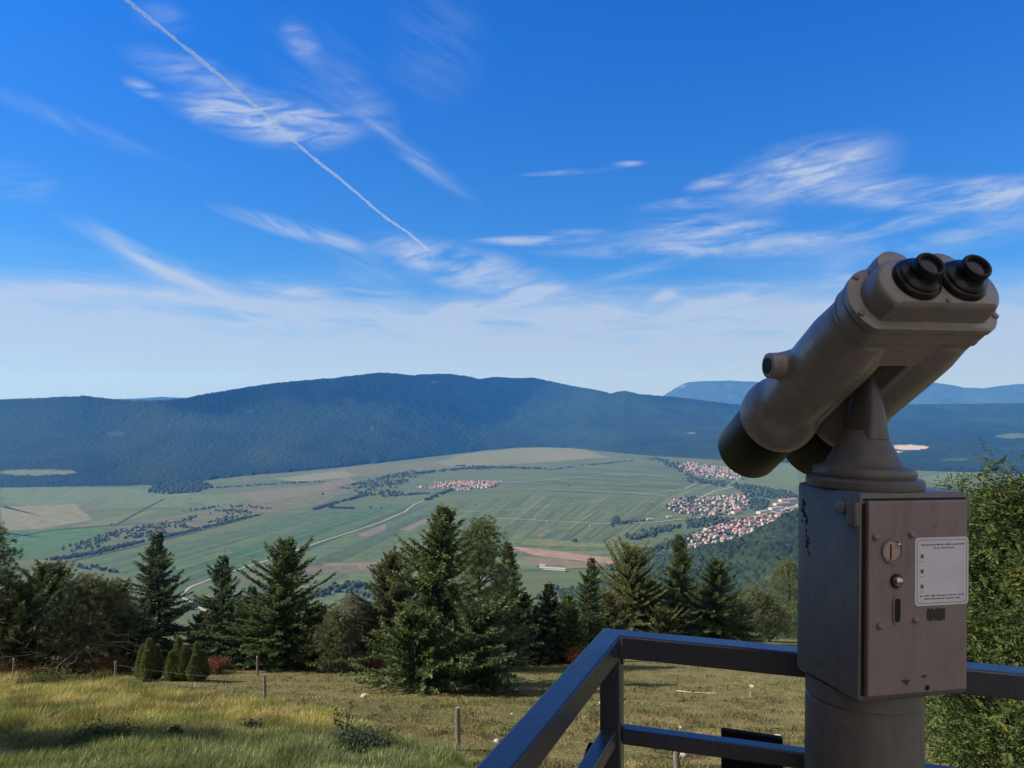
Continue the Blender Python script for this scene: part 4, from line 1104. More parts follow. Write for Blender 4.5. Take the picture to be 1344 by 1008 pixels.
def fence():
    rng = np.random.default_rng(9)
    bases = [(152, 897, 868), (348, 925, 886), (601, 987, 928)]
    pts = []
    for px, yb, yt in bases:
        g = ground_pt(px, yb); pts.append((g, at(px, yt, g.y).z - g.z))
    D = 16.2; x, _ = ray(889, 1000); g = on_ground(float(x) * D, D); pts.append((g, at(889, 983, D).z - g.z))
    o0 = pts[2][0]
    e = empty('wire_fence', o0); tag(e, 'old wire fence of rough wooden posts crossing the meadow', 'fence')
    tops = []
    for g, h in pts:
        A = Acc(); zz = np.linspace(-.3, h, 9)
        ln = rng.normal(size=2) * .03
        p = np.column_stack([ln[0] * zz + rng.normal(size=9) * .006, ln[1] * zz + rng.normal(size=9) * .006, zz])
        A.tube(p, np.linspace(.07, .062, 9) * rng.uniform(.95, 1.1, 9), (1, 1, 1), 9)
        k = A.V[0][-9:]; A.add(np.vstack([k, k.mean(0)[None] + np.array([[0, 0, .012]])]), np.array([[i, (i + 1) % 9, 9, 9] for i in range(9)])[:, :4], np.ones((10, 3)))
        V = np.concatenate(A.V); q = A.Q[0]; t = A.Q[1][:, :3]
        me = np_mesh('post', V, q, t, None, True)
        link('post', me, M['post_wood'], e, g - o0)
        tops.append((g - o0 + Vector((0, 0, h * .86)), g - o0 + Vector((0, 0, h * .45))))
    for row in (0, 1):
        A = Acc()
        for a_, b_ in zip(tops, tops[1:]):
            s = np.linspace(0, 1, 10)[:, None]; p = np.array(a_[row]) * (1 - s) + np.array(b_[row]) * s; p[:, 2] -= .12 * np.sin(s[:, 0] * math.pi)
            p[:, :2] += .075 * np.array([.6, -.8])
            A.tube(p, .0024, (1, 1, 1), 4)
        link('wire', A.mesh('wire', True), M['wire'], e)
fence()
def lone_post(px, yb, yt, lean, label):
    g = ground_pt(px, yb); h = at(px, yt, g.y).z - g.z
    A = Acc(); zz = np.linspace(-.3, h, 8); A.tube(np.column_stack([lean * zz, zz * .02, zz]), np.linspace(.075, .05, 8), (1, 1, 1), 8)
    V = A.V[0]; n = len(V); k = np.arange(n - 8, n)
    V = np.vstack([V, V[-8:].mean(0)[None]])
    o = link('fence_post', np_mesh('fence_post', V, A.Q[0], [(k[i], k[(i + 1) % 8], n) for i in range(8)], None, True), M['post_wood'], None, g); tag(o, label, 'post')
lone_post(338, 887, 861, -.03, 'grey leaning post under the full conical pine')
lone_post(17, 893, 864, .02, 'brown stump like post among the rusty shrubs')
lone_post(437, 884, 862, .02, 'dark post in shade beneath the greyish pine')

# ------------------------------------------------------------------ railing and platform
def railing():
    zt = -.515
    c = at(803, 829, 1.0); k = zt / c.z; C0 = Vector((c.x * k, k, zt))
    r = at(1344, 880, 1.0); k = zt / r.z; R0 = Vector((r.x * k, k, zt))
    l = at(676, 975, 1.0); k = zt / l.z; L0 = Vector((l.x * k, k, zt))
    dr = (R0 - C0); dl = (L0 - C0)
    R1 = C0 + dr * 1.9; L1 = C0 + dl * 1.9
    w = .05
    e = empty('railing', (C0.x, C0.y, -1.62)); tag(e, 'blue grey square tube railing at the corner of the viewing platform', 'railing')
    off = Vector((C0.x, C0.y, -1.62))
    Z = Vector((0, 0, 1))
    dn = (0, 0, -w / 2)
    def bar(name, p, q, w_, h_):
        bm = bmesh.new(); add_bar(bm, p - off, q - off, w_, h_)
        return bm_obj(name, bm, M['rail'], e, 30, .004, 2)
    dru, dlu = dr.normalized(), dl.normalized()
    # mitred top rail as one tube bent round the corner
    bm = bmesh.new()
    n1 = Vector((-dru.y, dru.x, 0)); n2 = Vector((dlu.y, -dlu.x, 0))     # outward normals
    def prof(p, out, ww): return [p + out * (ww / 2), p - out * (ww / 2), p - out * (ww / 2) - Z * w, p + out * (ww / 2) - Z * w]
    mit = (n1 + n2).normalized(); ml = w / mit.dot(n1)
    add_loft(bm, [[v - off for v in prof(L1, n2, w)], [v - off for v in prof(C0, mit, ml)], [v - off for v in prof(R1, n1, w)]])
    bm_obj('top_rail', bm, M['rail'], e, 30, .004, 2)
    zc = at(810, 951, C0.y).z
    w2 = .034
    mid = Vector((C0.x, C0.y, zc - w2 / 2))
    bar('lower_rail', mid + dru * .024, mid + dru * dr.length * 1.9, w2, w2)
    bar('lower_rail', mid + dlu * .024, mid + dlu * dl.length * 1.9, w2, w2)
    low = mid - Z * .42
    bar('bottom_rail', low + dru * .024, low + dru * dr.length * 1.9, w2, w2)
    bar('bottom_rail', low + dlu * .024, low + dlu * dl.length * 1.9, w2, w2)
    for p in (C0, R1 - dru * .03, L1 - dlu * .03):
        bar('post', Vector((p.x, p.y, -1.62)), Vector((p.x, p.y, zt - w - .0005)), .046, .046) if False else None
        bm = bmesh.new()
        M3 = Matrix((( dru.x, n1.x, 0), (dru.y, n1.y, 0), (0, 0, 1)))
        add_box(bm, Vector((p.x, p.y, (-1.615 + zt - w) / 2)) - off, (.046, .046, (zt - w) + 1.615), M3)
        bm_obj('post', bm, M['rail'], e, 30, .003, 2)
    bm = bmesh.new(); add_bar(bm, C0 - off + n1 * .004 + Vector((0, 0, -w + .002)) + dru * .02, C0 - off + Vector((0, 0, -w - .018)) + dru * .022, .004, .03)
    bm_obj('weld_seam', bm, M['rail'], e, 30)
    return C0, dru, n1, dlu, n2, dr.length, dl.length, mid
C0, DRU, N1, DLU, N2, LR, LL, MID = railing()
def platform():
    e = empty('viewing_platform', (.3, 0, -1.62)); tag(e, 'planked viewing platform under the telescope and railing', 'platform')
    bm = bmesh.new()
    for k in range(24):
        p = C0 + DRU * (-.05 + .125 * k) ; q = p + DLU * 3.3
        c = (p + q) / 2
        M3 = Matrix(((DRU.x, N1.x, 0), (DRU.y, N1.y, 0), (0, 0, 1)))
        add_box(bm, (c.x - .3, c.y, -.022), (.118, 3.3, .04), Matrix(((DRU.x, -DLU.x, 0), (DRU.y, -DLU.y, 0), (0, 0, 1))))
    bm_obj('deck', bm, M['plank'], e, None, .003)
    for p in (C0 + DLU * .15 + DRU * .1, C0 + DLU * 3 + DRU * .1, C0 + DRU * 2.6 + DLU * .15, C0 + DRU * 2.6 + DLU * 3):
        g = hill_z(p.x, p.y)
        bm = bmesh.new(); add_box(bm, (p.x - .3, p.y, (g - .4 + 1.565) / 2 + .0), (.14, .14, abs(g - .4 + 1.67)))
        bm_obj('leg', bm, M['plank'], e, None, .005)
    bm = bmesh.new(); add_bar(bm, Vector((C0.x - .3, C0.y, -.12)) + DLU * .1, Vector((C0.x - .3, C0.y, -.12)) + DLU * .1 + DRU * 2.9, .08, .14)
    bm_obj('beam', bm, M['plank'], e, None, .004)
platform()
# dark boards fixed to the outside of the railing
def board(a_px, b_px, ytop, D, label, slant):
    p, q = at(a_px, ytop[0], D[0]), at(b_px, ytop[1], D[1])
    bm = bmesh.new(); d = (q - p); u = Vector((d.x, d.y, 0)).normalized(); n = Vector((-u.y, u.x, 0))
    h = .62
    lo = Vector((0, 0, -h)) + Vector(slant)
    for s in (0, .018):
        pass
    pts = [p, q, q + lo, p + lo]
    v0 = [bm.verts.new(x - p) for x in pts]; v1 = [bm.verts.new(x - p + n * .02) for x in pts]
    bm.faces.new(v0); bm.faces.new(v1[::-1])
    for i in range(4): bm.faces.new((v0[i], v0[(i + 1) % 4], v1[(i + 1) % 4], v1[i]))
    o = bm_obj('notice_board', bm, M['black_board'], None, None, .004, 2, p); tag(o, label, 'board')
    o['label'] = label
board(947, 1028, (958, 970), (1.80, 1.775), 'black board behind the lower rail left of the telescope column', (0, 0, 0))
board(1066, 1110, (974, 980), (1.76, 1.75), 'black board almost hidden behind the telescope column', (0, 0, 0))
board(790, 772, (974, 974), (1.80, 1.70), 'black slanting board behind the railing corner', (-.35, -.5, .0))

# ------------------------------------------------------------------ telescope
def telescope():
    P1 = at(1129, 700, 1.25); P1.z = 0
    ang = R(14.0)
    ux = Vector((math.cos(ang), math.sin(ang), 0)); uy = Vector((-math.sin(ang), math.cos(ang), 0))
    W, Dp = .210, .186
    cen = P1 + ux * W / 2 + uy * Dp / 2
    cen = cen - ux * (1.29 * math.tan(R(1.1)) + .004)
    root = empty('coin_telescope', (cen.x, cen.y, -1.60), (0, R(1.1), ang))
    tag(root, 'grey beige coin operated binocular telescope on a column at the railing', 'telescope')
    Z0 = 1.60      # local z of camera height
    # --- box
    zt, zb = -.152 + Z0, -.487 + Z0
    def rrect(w, d, r_, z, seg=6, off=(0, 0)):
        out = []
        for cx_, cy_, a0 in ((w/2 - r_, d/2 - r_, 0), (-w/2 + r_, d/2 - r_, 90), (-w/2 + r_, -d/2 + .004, 180), (w/2 - .004, -d/2 + .004, 270)):
            rr = r_ if a0 in (0, 90) else .004
            if a0 == 0: cx_ = w/2 - rr
            if a0 == 180: cx_ = -w/2 + rr
            for k in range(seg + 1):
                a = R(a0 + 90 * k / seg); out.append(Vector((cx_ + rr * math.cos(a) + off[0], cy_ + rr * math.sin(a) + off[1], z)))
        return out
    bm = bmesh.new()
    add_loft(bm, [rrect(W - .008, Dp - .008, .03, zb), rrect(W, Dp, .034, zb + .005), rrect(W, Dp, .034, zt - .006), rrect(W - .006, Dp - .006, .03, zt - .001), rrect(W - .014, Dp - .014, .028, zt)])
    box = bm_obj('coin_box', bm, M['paint_box'], root, 35)
    # hinge lugs
    for sx, zz in ((-1, -.035), (1, -.03)):
        bm = bmesh.new(); add_box(bm, (sx * (W / 2 + .0015), -Dp / 2 + .012, zt + zz), (.014, .024, .042))
        bm_obj('hinge_lug', bm, M['paint_box'], box, 30, .005, 3)
    bm = bmesh.new(); add_lathe(bm, [(.011, 0), (.011, .006), (.007, .009)], 20, Matrix.Translation((-W / 2 - .0002, -Dp / 2 + .04, zt - .028)) @ z_to((-1, 0, 0)))
    bm_obj('lock', bm, M['bolt'], box, 40)
    # --- door panel
    fy = -Dp / 2
    pw, ph = W - .018, .312
    pz = zt - .012 - ph / 2
    bm = bmesh.new(); add_box(bm, (.001, fy - .0045, pz), (pw, .011, ph))
    door = bm_obj('door_panel', bm, M['paint_door'], root, 30, .003, 3)
    bm = bmesh.new(); g = .0034
    add_box(bm, (.001, fy - .0004, pz + ph / 2 + g / 2), (pw + 2 * g, .0016, g)); add_box(bm, (pw / 2 + .001 + g / 2, fy - .0004, pz + ph / 2 - .05), (g, .0016, .10 - .0004)); add_box(bm, (-pw / 2 + .001 - g * .75, fy - .0004, pz - .002), (g * 1.5, .0016, ph - .0045))
    bm_obj('gap_seam', bm, M['dark'], door)
    rr = random.Random(21); bm = bmesh.new()      # flaked paint on the left side of the box
    for k in range(34):
        t = rr.random(); yy = -Dp / 2 + .150 - .020 * t + rr.gauss(0, .004); zz = zt - .030 - .090 * t + rr.gauss(0, .004); s_ = rr.uniform(.0008, .0030)
        pts = [Vector((0, yy + s_ * (.5 + rr.random()) * math.cos(a), zz + 1.7 * s_ * (.5 + rr.random()) * math.sin(a))) for a in [6.283 * q / 9 for q in range(9)]]
        add_loft(bm, [[p + Vector((-W / 2 + .0002, 0, 0)) for p in pts], [p + Vector((-W / 2 - .00025 - .00001 * k, 0, 0)) for p in pts]])
    bm_obj('flaked_paint', bm, M['dark'], box)
    f2 = fy - .010
    def onto(x, zz, dy=0): return Matrix.Translation((x, f2 - dy, zz)) @ z_to((0, -1, 0))
    X0 = -W / 2
    # px scale on the face: about .00146 m per photo px
    def fx(px): return (px - 1131) / (1273 - 1131) * W - W / 2
    def fz(py, px=1160): return Z0 + (-(py - 525 + (px - 1160) * .03) / F * 1.263)
    # coin disc in a recess
    bm = bmesh.new(); add_lathe(bm, [(.0195, 0), (.0195, .0035), (.0168, .0035), (.0164, .0012)], 36, onto(fx(1167), fz(721)), True, False)
    bm_obj('dial_rim', bm, M['bolt'], door, 40)
    bm = bmesh.new(); add_lathe(bm, [(.0162, 0), (.0162, .0014), (.0155, .002)], 36, onto(fx(1167), fz(721)))
    bm_obj('coin_dial', bm, M['brass'], door, 40)
    bm = bmesh.new(); add_box(bm, (fx(1165), f2 - .0022, fz(722)), (.0022, .0012, .024)); bm_obj('coin_slot', bm, M['dark'], door)
    bm = bmesh.new(); add_lathe(bm, [(.0028, 0), (.0028, .002), (.0015, .003)], 14, onto(fx(1175), fz(713), .0018)); bm_obj('rivet', bm, M['steel'], door, 40)
    # button
    bm = bmesh.new(); add_lathe(bm, [(.0115, 0), (.0115, .002), (.0095, .003)], 28, onto(fx(1173), fz(760)))
    bm_obj('button_ring', bm, M['dark'], door, 40)
    bm = bmesh.new(); add_lathe(bm, [(.0085, .0028), (.0083, .006), (.0066, .0095), (.003, .011), (.0005, .0112)], 24, onto(fx(1173), fz(760)), True, True)
    bm_obj('push_button', bm, M['steel'], door, 50)
    # return slot
    bm = bmesh.new()
    ring = lambda w, h, y: [Vector((fx(1174) + w * math.cos(a) * 1.0, y, fz(798) + (h if math.sin(a) > 0 else -h) + w * math.sin(a))) for a in [2 * math.pi * k / 28 + .001 for k in range(28)]]
    add_loft(bm, [ring(.0078, .0145, f2), ring(.0078, .0145, f2 - .0022), ring(.0058, .0138, f2 - .0022), ring(.0056, .0138, f2 - .0008)], False, False)
    bm_obj('slot_rim', bm, M['bolt'], door, 40)
    bm = bmesh.new(); add_loft(bm, [ring(.0057, .0138, f2 - .0002), ring(.0057, .0138, f2 - .0008)]); bm_obj('return_slot', bm, M['dark'], door)
    for px, py in ((1146, 703), (1192, 701), (1152, 817), (1198, 812)):
        bm = bmesh.new(); add_lathe(bm, [(.0058, 0), (.0055, .0026), (.004, .0048), (.0005, .0056)], 18, onto(fx(px), fz(py)))
        bm_obj('bolt', bm, M['bolt'], door, 50)
    # sticker, its border and printed lines (the code itself is left out)
    sx0, sx1, sz1, sz0 = fx(1197), fx(1268), fz(703, 1232), fz(792, 1232)
    def rr2(x0, x1, z0, z1, r_, y, seg=6):
        out = []
        for cx_, cz_, a0 in ((x1 - r_, z1 - r_, 0), (x0 + r_, z1 - r_, 90), (x0 + r_, z0 + r_, 180), (x1 - r_, z0 + r_, 270)):
            for k in range(seg + 1):
                a = R(a0 + 90 * k / seg); out.append(Vector((cx_ + r_ * math.cos(a), y, cz_ + r_ * math.sin(a))))
        return out
    bm = bmesh.new(); add_loft(bm, [rr2(sx0, sx1, sz0, sz1, .007, f2 + .0002), rr2(sx0, sx1, sz0, sz1, .007, f2 - .0008)])
    st = bm_obj('sticker', bm, M['sticker'], door)
    tl = .0035
    bm = bmesh.new()
    o_, i_ = rr2(sx0 + tl, sx1 - tl, sz0 + tl, sz1 - tl, .005, f2 - .0011), rr2(sx0 + tl + .0012, sx1 - tl - .0012, sz0 + tl + .0012, sz1 - tl - .0012, .0042, f2 - .0011)
    vo = [bm.verts.new(v) for v in o_]; vi = [bm.verts.new(v) for v in i_]; n = len(vo)
    for k in range(n): bm.faces.new((vo[k], vo[(k + 1) % n], vi[(k + 1) % n], vi[k]))
    bm_obj('sticker_border', bm, M['border'], door)
    bm = bmesh.new(); rng = random.Random(3)
    def textline(x0, x1, z, h):
        x = x0
        while x < x1:
            wl = rng.uniform(.002, .0075)
            for j in range(int(wl / .0011)):
                hh = h * rng.choice([.6, .6, .75, 1])
                add_box(bm, (x + j * .0011 + .0004, f2 - .0012, z - h / 2 + hh / 2), (.0006, .0003, hh))
            x += wl + .0012
    wS = sx1 - sx0
    textline(sx0 + .011, sx1 - .010, sz1 - .0115, .0026); textline(sx0 + wS * .34, sx1 - wS * .30, sz1 - .0170, .0026)
    textline(sx0 + .010, sx1 - .009, sz0 + .0165, .0026); textline(sx0 + .018, sx1 - .016, sz0 + .0115, .0026)
    for k in range(3):
        zz = sz1 - .030 - k * .0245; xx = sx0 + .0135
        add_box(bm, (xx, f2 - .0012, zz), (.0052, .0003, .0065)); textline(xx - .0045, xx + .0035, zz - .0085, .0014)
    bm_obj('sticker_print', bm, M['ink'], door)
    # torn tape residue
    bm = bmesh.new(); rr = random.Random(8); x0, x1 = fx(1213), fx(1237); z1, z0 = fz(796, 1225), fz(812, 1225)
    pts = []
    for k in range(12): pts.append((x0 + (x1 - x0) * k / 11, z1 + rr.uniform(-.0025, .0012)))
    for k in range(12): pts.append((x1 - (x1 - x0) * k / 11, z0 + rr.uniform(-.0012, .003)))
    add_loft(bm, [[Vector((x, f2 + .0002, z)) for x, z in pts], [Vector((x, f2 - .0006, z)) for x, z in pts]])
    bm_obj('tape_residue', bm, M['tape'], door)
    bm = bmesh.new(); add_lathe(bm, [(.0042, 0), (.0042, .0012)], 16, onto(fx(1214), fz(899, 1214))); bm_obj('lock_hole', bm, M['dark'], door)
    for k, (px, py, s) in enumerate(((1186, 889, .006), (1210, 884, .005), (1188, 893, .003))):
        bm = bmesh.new(); rr = random.Random(k)
        pts = [Vector((fx(px) + s * (1 + .6 * rr.random()) * math.cos(a), 0, fz(py, px) + .3 * s * (1 + rr.random()) * math.sin(a))) for a in [6.283 * j / 11 for j in range(11)]]
        add_loft(bm, [[p + Vector((0, f2 + .0002, 0)) for p in pts], [p + Vector((0, f2 - .0004, 0)) for p in pts]]); bm_obj('rust_mark', bm, M['rust'], door)
    # --- column
    bm = bmesh.new()
    cxl, cyl = -.016, .006
    Mt = Matrix.Translation((cxl, cyl, 0))
    add_lathe(bm, [(.13, .0), (.13, .012), (.098, .016), (.0965, .03), (.0955, zb - .034), (.0925, zb - .032), (.0925, zb - .028), (.0955, zb - .026), (.0955, zb - .0005)], 56, Mt)
    bm_obj('column', bm, M['paint_box'], root, 35)
    # --- pedestal: stepped flange, cone and arm
    bm = bmesh.new()
    Mp = Matrix.Translation((-.018, .006, zt))
    prof = [(.0955, .0005), (.0965, .004), (.0965, .013), (.093, .0165), (.082, .0175), (.0845, .021), (.085, .028), (.082, .034), (.068, .038), (.0645, .041)]
    prof += [(.0645 - .031 * (t / 8) ** .92, .041 + .058 * t / 8) for t in range(1, 9)]
    add_lathe(bm, prof, 56, Mp)
    ped = bm_obj('pedestal', bm, M['paint_box'], root, 40)
    bm = bmesh.new()
    secs = []
    for t in range(9):
        f = t / 8; zz = .085 + .135 * f; w = .040 * (1 - f) ** 1.3 + .016; d = .05 * (1 - f) + .034
        cx_ = .002 + .004 * f
        secs.append([Mp @ Vector((cx_ + w / 2 * math.copysign(abs(math.cos(a)) ** .55, math.cos(a)), d / 2 * math.copysign(abs(math.sin(a)) ** .55, math.sin(a)), zz)) for a in [2 * math.pi * k / 28 for k in range(28)]])
    add_loft(bm, secs)
    bm_obj('arm', bm, M['paint_box'], ped, 50)
    for q, (a, zz) in enumerate(((-1.1, .118), (-1.0, .093))):
        bm = bmesh.new(); add_lathe(bm, [(.0045, 0), (.004, .0025)], 14, Mp @ Matrix.Translation((.010, -.027 + .006 * (q == 0) - .010 * q, zz)) @ z_to((.1, -1, .3)))
        bm_obj('grease_nipple', bm, M['dark'], ped, 40)
    # --- binocular head (own axes: x lateral, y towards the objectives, z up)
    E = at(1233, 375, 1.085); O = at(1027, 586, 1.50)
    ax = (O - E); L = ax.length; ax.normalize()
    lat = Vector((ax.y, -ax.x, 0)).normalized(); upv = lat.cross(ax)
    Wm = Matrix.Scale(1.08, 4) @ Matrix(((lat.x, ax.x, upv.x, E.x), (lat.y, ax.y, upv.y, E.y), (lat.z, ax.z, upv.z, E.z), (0, 0, 0, 1)))
    rm = Matrix.Translation(root.location) @ root.rotation_euler.to_matrix().to_4x4()
    Lm = rm.inverted() @ Wm
    def put(name, bm, m, parent=None, sm=45, bev=0, remesh=0, ease=8):
        o = bm_obj(name, bm, m, root if parent is None else parent, None if remesh else sm, bev, 3)
        if parent is None: o.matrix_local = Lm
        if remesh:
            md = o.modifiers.new('Remesh', 'REMESH'); md.mode = 'VOXEL'; md.voxel_size = remesh; md.use_smooth_shade = True
            s = o.modifiers.new('Smooth', 'SMOOTH'); s.iterations = ease; s.factor = .5
        return o
    sep, rb = .134, .053
    ya = lambda x, y, z: Matrix.Translation((x, y, z)) @ z_to((0, 1, 0))
    def stadium(w, h, y, flat=.40, n=40, zoff=0, sq=1.0):
        """rounded ends, flattened underside"""
        out = []
        for k in range(n):
            a = 2 * math.pi * k / n
            c_, s_ = math.cos(a), math.sin(a)
            r_ = h / 2
            x = (w / 2 - r_) * (1 if c_ > 1e-6 else -1 if c_ < -1e-6 else 0) + r_ * c_
            z = r_ * s_
            if z < 0: z = max(z, -r_ * (1 - flat * .55))
            out.append(Vector((x, y, z + zoff)))
        return out
    bm = bmesh.new()
    # rear block holding the prisms
    add_loft(bm, [stadium(.232, .122, y) for y in (.050, .052)] + [stadium(.232, .122, .075), stadium(.228, .117, .080), stadium(.230, .117, .135), stadium(.230, .110, .142)])
    def half(sg, y, w, h, slot):
        return [Vector((max(v.x, slot) if sg > 0 else min(v.x, -slot), y, v.z)) for v in stadium(w, h, y)]
    for s in (-1, 1):      # the two tubes share a flat underside with a slot for the arm between them
        add_loft(bm, [half(s, .128, .230, .115, .030), half(s, .150, .231, .115, .0225), half(s, .250, .233, .112, .021), half(s, .330, .235, .110, .021)])
    for s in (-1, 1):
        x = s * sep / 2
        add_lathe(bm, [(.050, .09), (.0555, .14), (.0555, .20), (.054, .28), (.054, .310), (.0565, .322), (.0635, .338), (.0670, .354), (.0678, .370), (.0665, .384), (.061, .394)], 48, ya(x, 0, 0))
        # pivot bosses at the sides
        Mb = Matrix.Translation((s * (sep / 2 + .030), .235, .018)) @ z_to((s, 0, 0))
        ln = .050 if s < 0 else .045
        add_lathe(bm, [(.030, 0), (.024, .02), (.0215, .035), (.0215, ln)] if s < 0 else [(.030, 0), (.026, .02), (.024, .034), (.018, ln)], 32, Mb)
    # web along the top, between the tubes
    add_loft(bm, [[Vector((-.05, y, .020)), Vector((.05, y, .020)), Vector((.05, y, .046)), Vector((-.05, y, .046))] for y in (.12, .32)])
    body = put('binocular_body', bm, M['paint'], remesh=.0026, ease=7)
    bm = bmesh.new(); add_lathe(bm, [(.0135, 0), (.0135, .0008)], 28, Matrix.Translation((-(sep / 2 + .030) - .0506, .235, .018)) @ z_to((-1, 0, 0)))
    o = put('boss_bore', bm, M['dark'], body)
    # seam rings
    def band(y, w, h, mname='dark', t=.0012):
        bm = bmesh.new(); a_, b_ = stadium(w, h, y), stadium(w, h, y + t); add_loft(bm, [a_, b_], True, True); return bm
    put('seam', band(.0765, .2335, .1235), M['bolt'], body); 
    # flange plate and eyepiece housing
    bm = bmesh.new(); add_loft(bm, [stadium(.228, .116, .037), stadium(.236, .124, .0395), stadium(.236, .124, .0495)]); fl = put('flange', bm, M['paint'], None, 35)
    for s in (-1, 1):
        for a in (130, 205):
            an = R(a); bm = bmesh.new()
            x = s * (.058 + .0555 * -math.cos(an)); z = .0565 * math.sin(an) * .97
            add_lathe(bm, [(.0048, 0), (.0046, .0022), (.003, .0032)], 14, Matrix.Translation((x, .0372, z)) @ z_to((0, -1, 0)))
            put('screw', bm, M['bolt'], fl)
    bm = bmesh.new(); add_loft(bm, [stadium(.176, .086, -.002, .5), stadium(.187, .096, .002, .5), stadium(.191, .099, .009, .5), stadium(.197, .101, .0365, .5)])
    hous = put('eyepiece_housing', bm, M['paint'], None, 40)
    bm = bmesh.new(); add_lathe(bm, [(.004, 0), (.003, .002)], 14, Matrix.Translation((0, -.002, -.028)) @ z_to((0, -1, 0))); put('screw', bm, M['bolt'], hous)
    # prism humps on top
    bm = bmesh.new()
    for s in (-1, 1):
        add_lathe(bm, [(.02, -.004), (.029, .0), (.031, .012), (.031, .06), (.027, .085)], 32, ya(s * .040, .014, .045))
    put('prism_cover', bm, M['paint'], None, 45)
    for s in (-1, 1):
        x = s * .0365
        bm = bmesh.new()
        add_lathe(bm, [(.0350, 0), (.0350, .005), (.0330, .008), (.0300, .010), (.0300, .0135), (.0272, .0165), (.0225, .019), (.0208, .023)], 44, Matrix.Translation((x, -.0022, .006)) @ z_to((0, -1, 0)))
        ep = put('eyepiece', bm, M['eyepiece'], None, 40)
        bm = bmesh.new(); add_lathe(bm, [(.0195, .0215), (.0205, .0235), (.0205, .0345), (.0192, .037), (.0165, .037), (.0138, .034), (.0135, .031)], 40, Matrix.Translation((x, -.0022, .006)) @ z_to((0, -1, 0)), True, False)
        put('eyecup', bm, M['rubber'], ep, 40)
        bm = bmesh.new(); add_lathe(bm, [(.0136, .0315), (.008, .0325), (.0005, .0328)], 32, Matrix.Translation((x, -.0022, .006)) @ z_to((0, -1, 0)), False, True); put('eye_lens', bm, M['glass'], ep, 60)
    for s in (-1, 1):
        bm = bmesh.new()
        add_lathe(bm, [(.0585, .388), (.0600, .396), (.0590, .504), (.0580, .508), (.0555, .508), (.055, .450)], 56, ya(s * sep / 2, 0, 0), True, False)
        hd = put('objective_hood', bm, M['hood'], None, 40)
        bm = bmesh.new(); add_lathe(bm, [(.0552, .452), (.03, .458), (.001, .460)], 40, ya(s * sep / 2, 0, 0), False, True); put('objective_lens', bm, M['glass'], hd, 60)
telescope()

# ------------------------------------------------------------------ unseen hut added behind and to the left to shade the platform
def hut():
    e = empty('added_shade_hut', (-5.7, -1.7, -3.6)); tag(e, 'dark timber hut added out of view to shade the viewing platform', 'building')
    L, W, H, rh = 9.6, 6.2, 8.6, 2.8
    bm = bmesh.new(); add_box(bm, (0, 0, H / 2 - .6), (W, L, H + 1.2)); 
    bm_obj('wall', bm, M['hutwall'], e, None, .02)
    bm = bmesh.new()
    for s in (-1, 1):
        p = [(s * (W / 2 + .8), -L / 2 - .8, H - .65), (s * (W / 2 + .8), L / 2 + .8, H - .65), (0, L / 2 + .8, H + rh), (0, -L / 2 - .8, H + rh)]
        v0 = [bm.verts.new(q) for q in p]; v1 = [bm.verts.new((x, y, z + .22)) for x, y, z in p]
        bm.faces.new(v0); bm.faces.new(v1[::-1])
        for i in range(4): bm.faces.new((v0[i], v0[(i + 1) % 4], v1[(i + 1) % 4], v1[i]))
    bm_obj('roof', bm, M['hutroof'], e)
    bm = bmesh.new()
    for s in (-1, 1):
        y = s * (L / 2 - .05)
        f = [bm.verts.new(q) for q in ((-W / 2, y, H), (W / 2, y, H), (0, y, H + rh - .02))]; g = [bm.verts.new(v.co + Vector((0, .04, 0))) for v in f]
        bm.faces.new(f); bm.faces.new(g[::-1])
        for i in range(3): bm.faces.new((f[i], f[(i + 1) % 3], g[(i + 1) % 3], g[i]))
    bm_obj('gable', bm, M['hutwall'], e)
    for y in (-2.6, 2.6):
        bm = bmesh.new(); add_box(bm, (W / 2 + .03, y, 3.6), (.06, 1.2, 1.3)); w = bm_obj('window', bm, M['plank'], e, None, .01)
        bm = bmesh.new(); add_box(bm, (W / 2 + .055, y, 3.6), (.02, 1.0, 1.1)); bm_obj('pane', bm, M['glass'], w)
    bm = bmesh.new(); add_box(bm, (W / 2 + .03, 0, 3.0), (.06, 1.0, 2.1)); d = bm_obj('door', bm, M['plank'], e, None, .01)
    bm = bmesh.new(); add_box(bm, (W / 2 + .09, .35, 3.0), (.05, .12, .03)); bm_obj('handle', bm, M['steel'], d, None, .004)
hut()

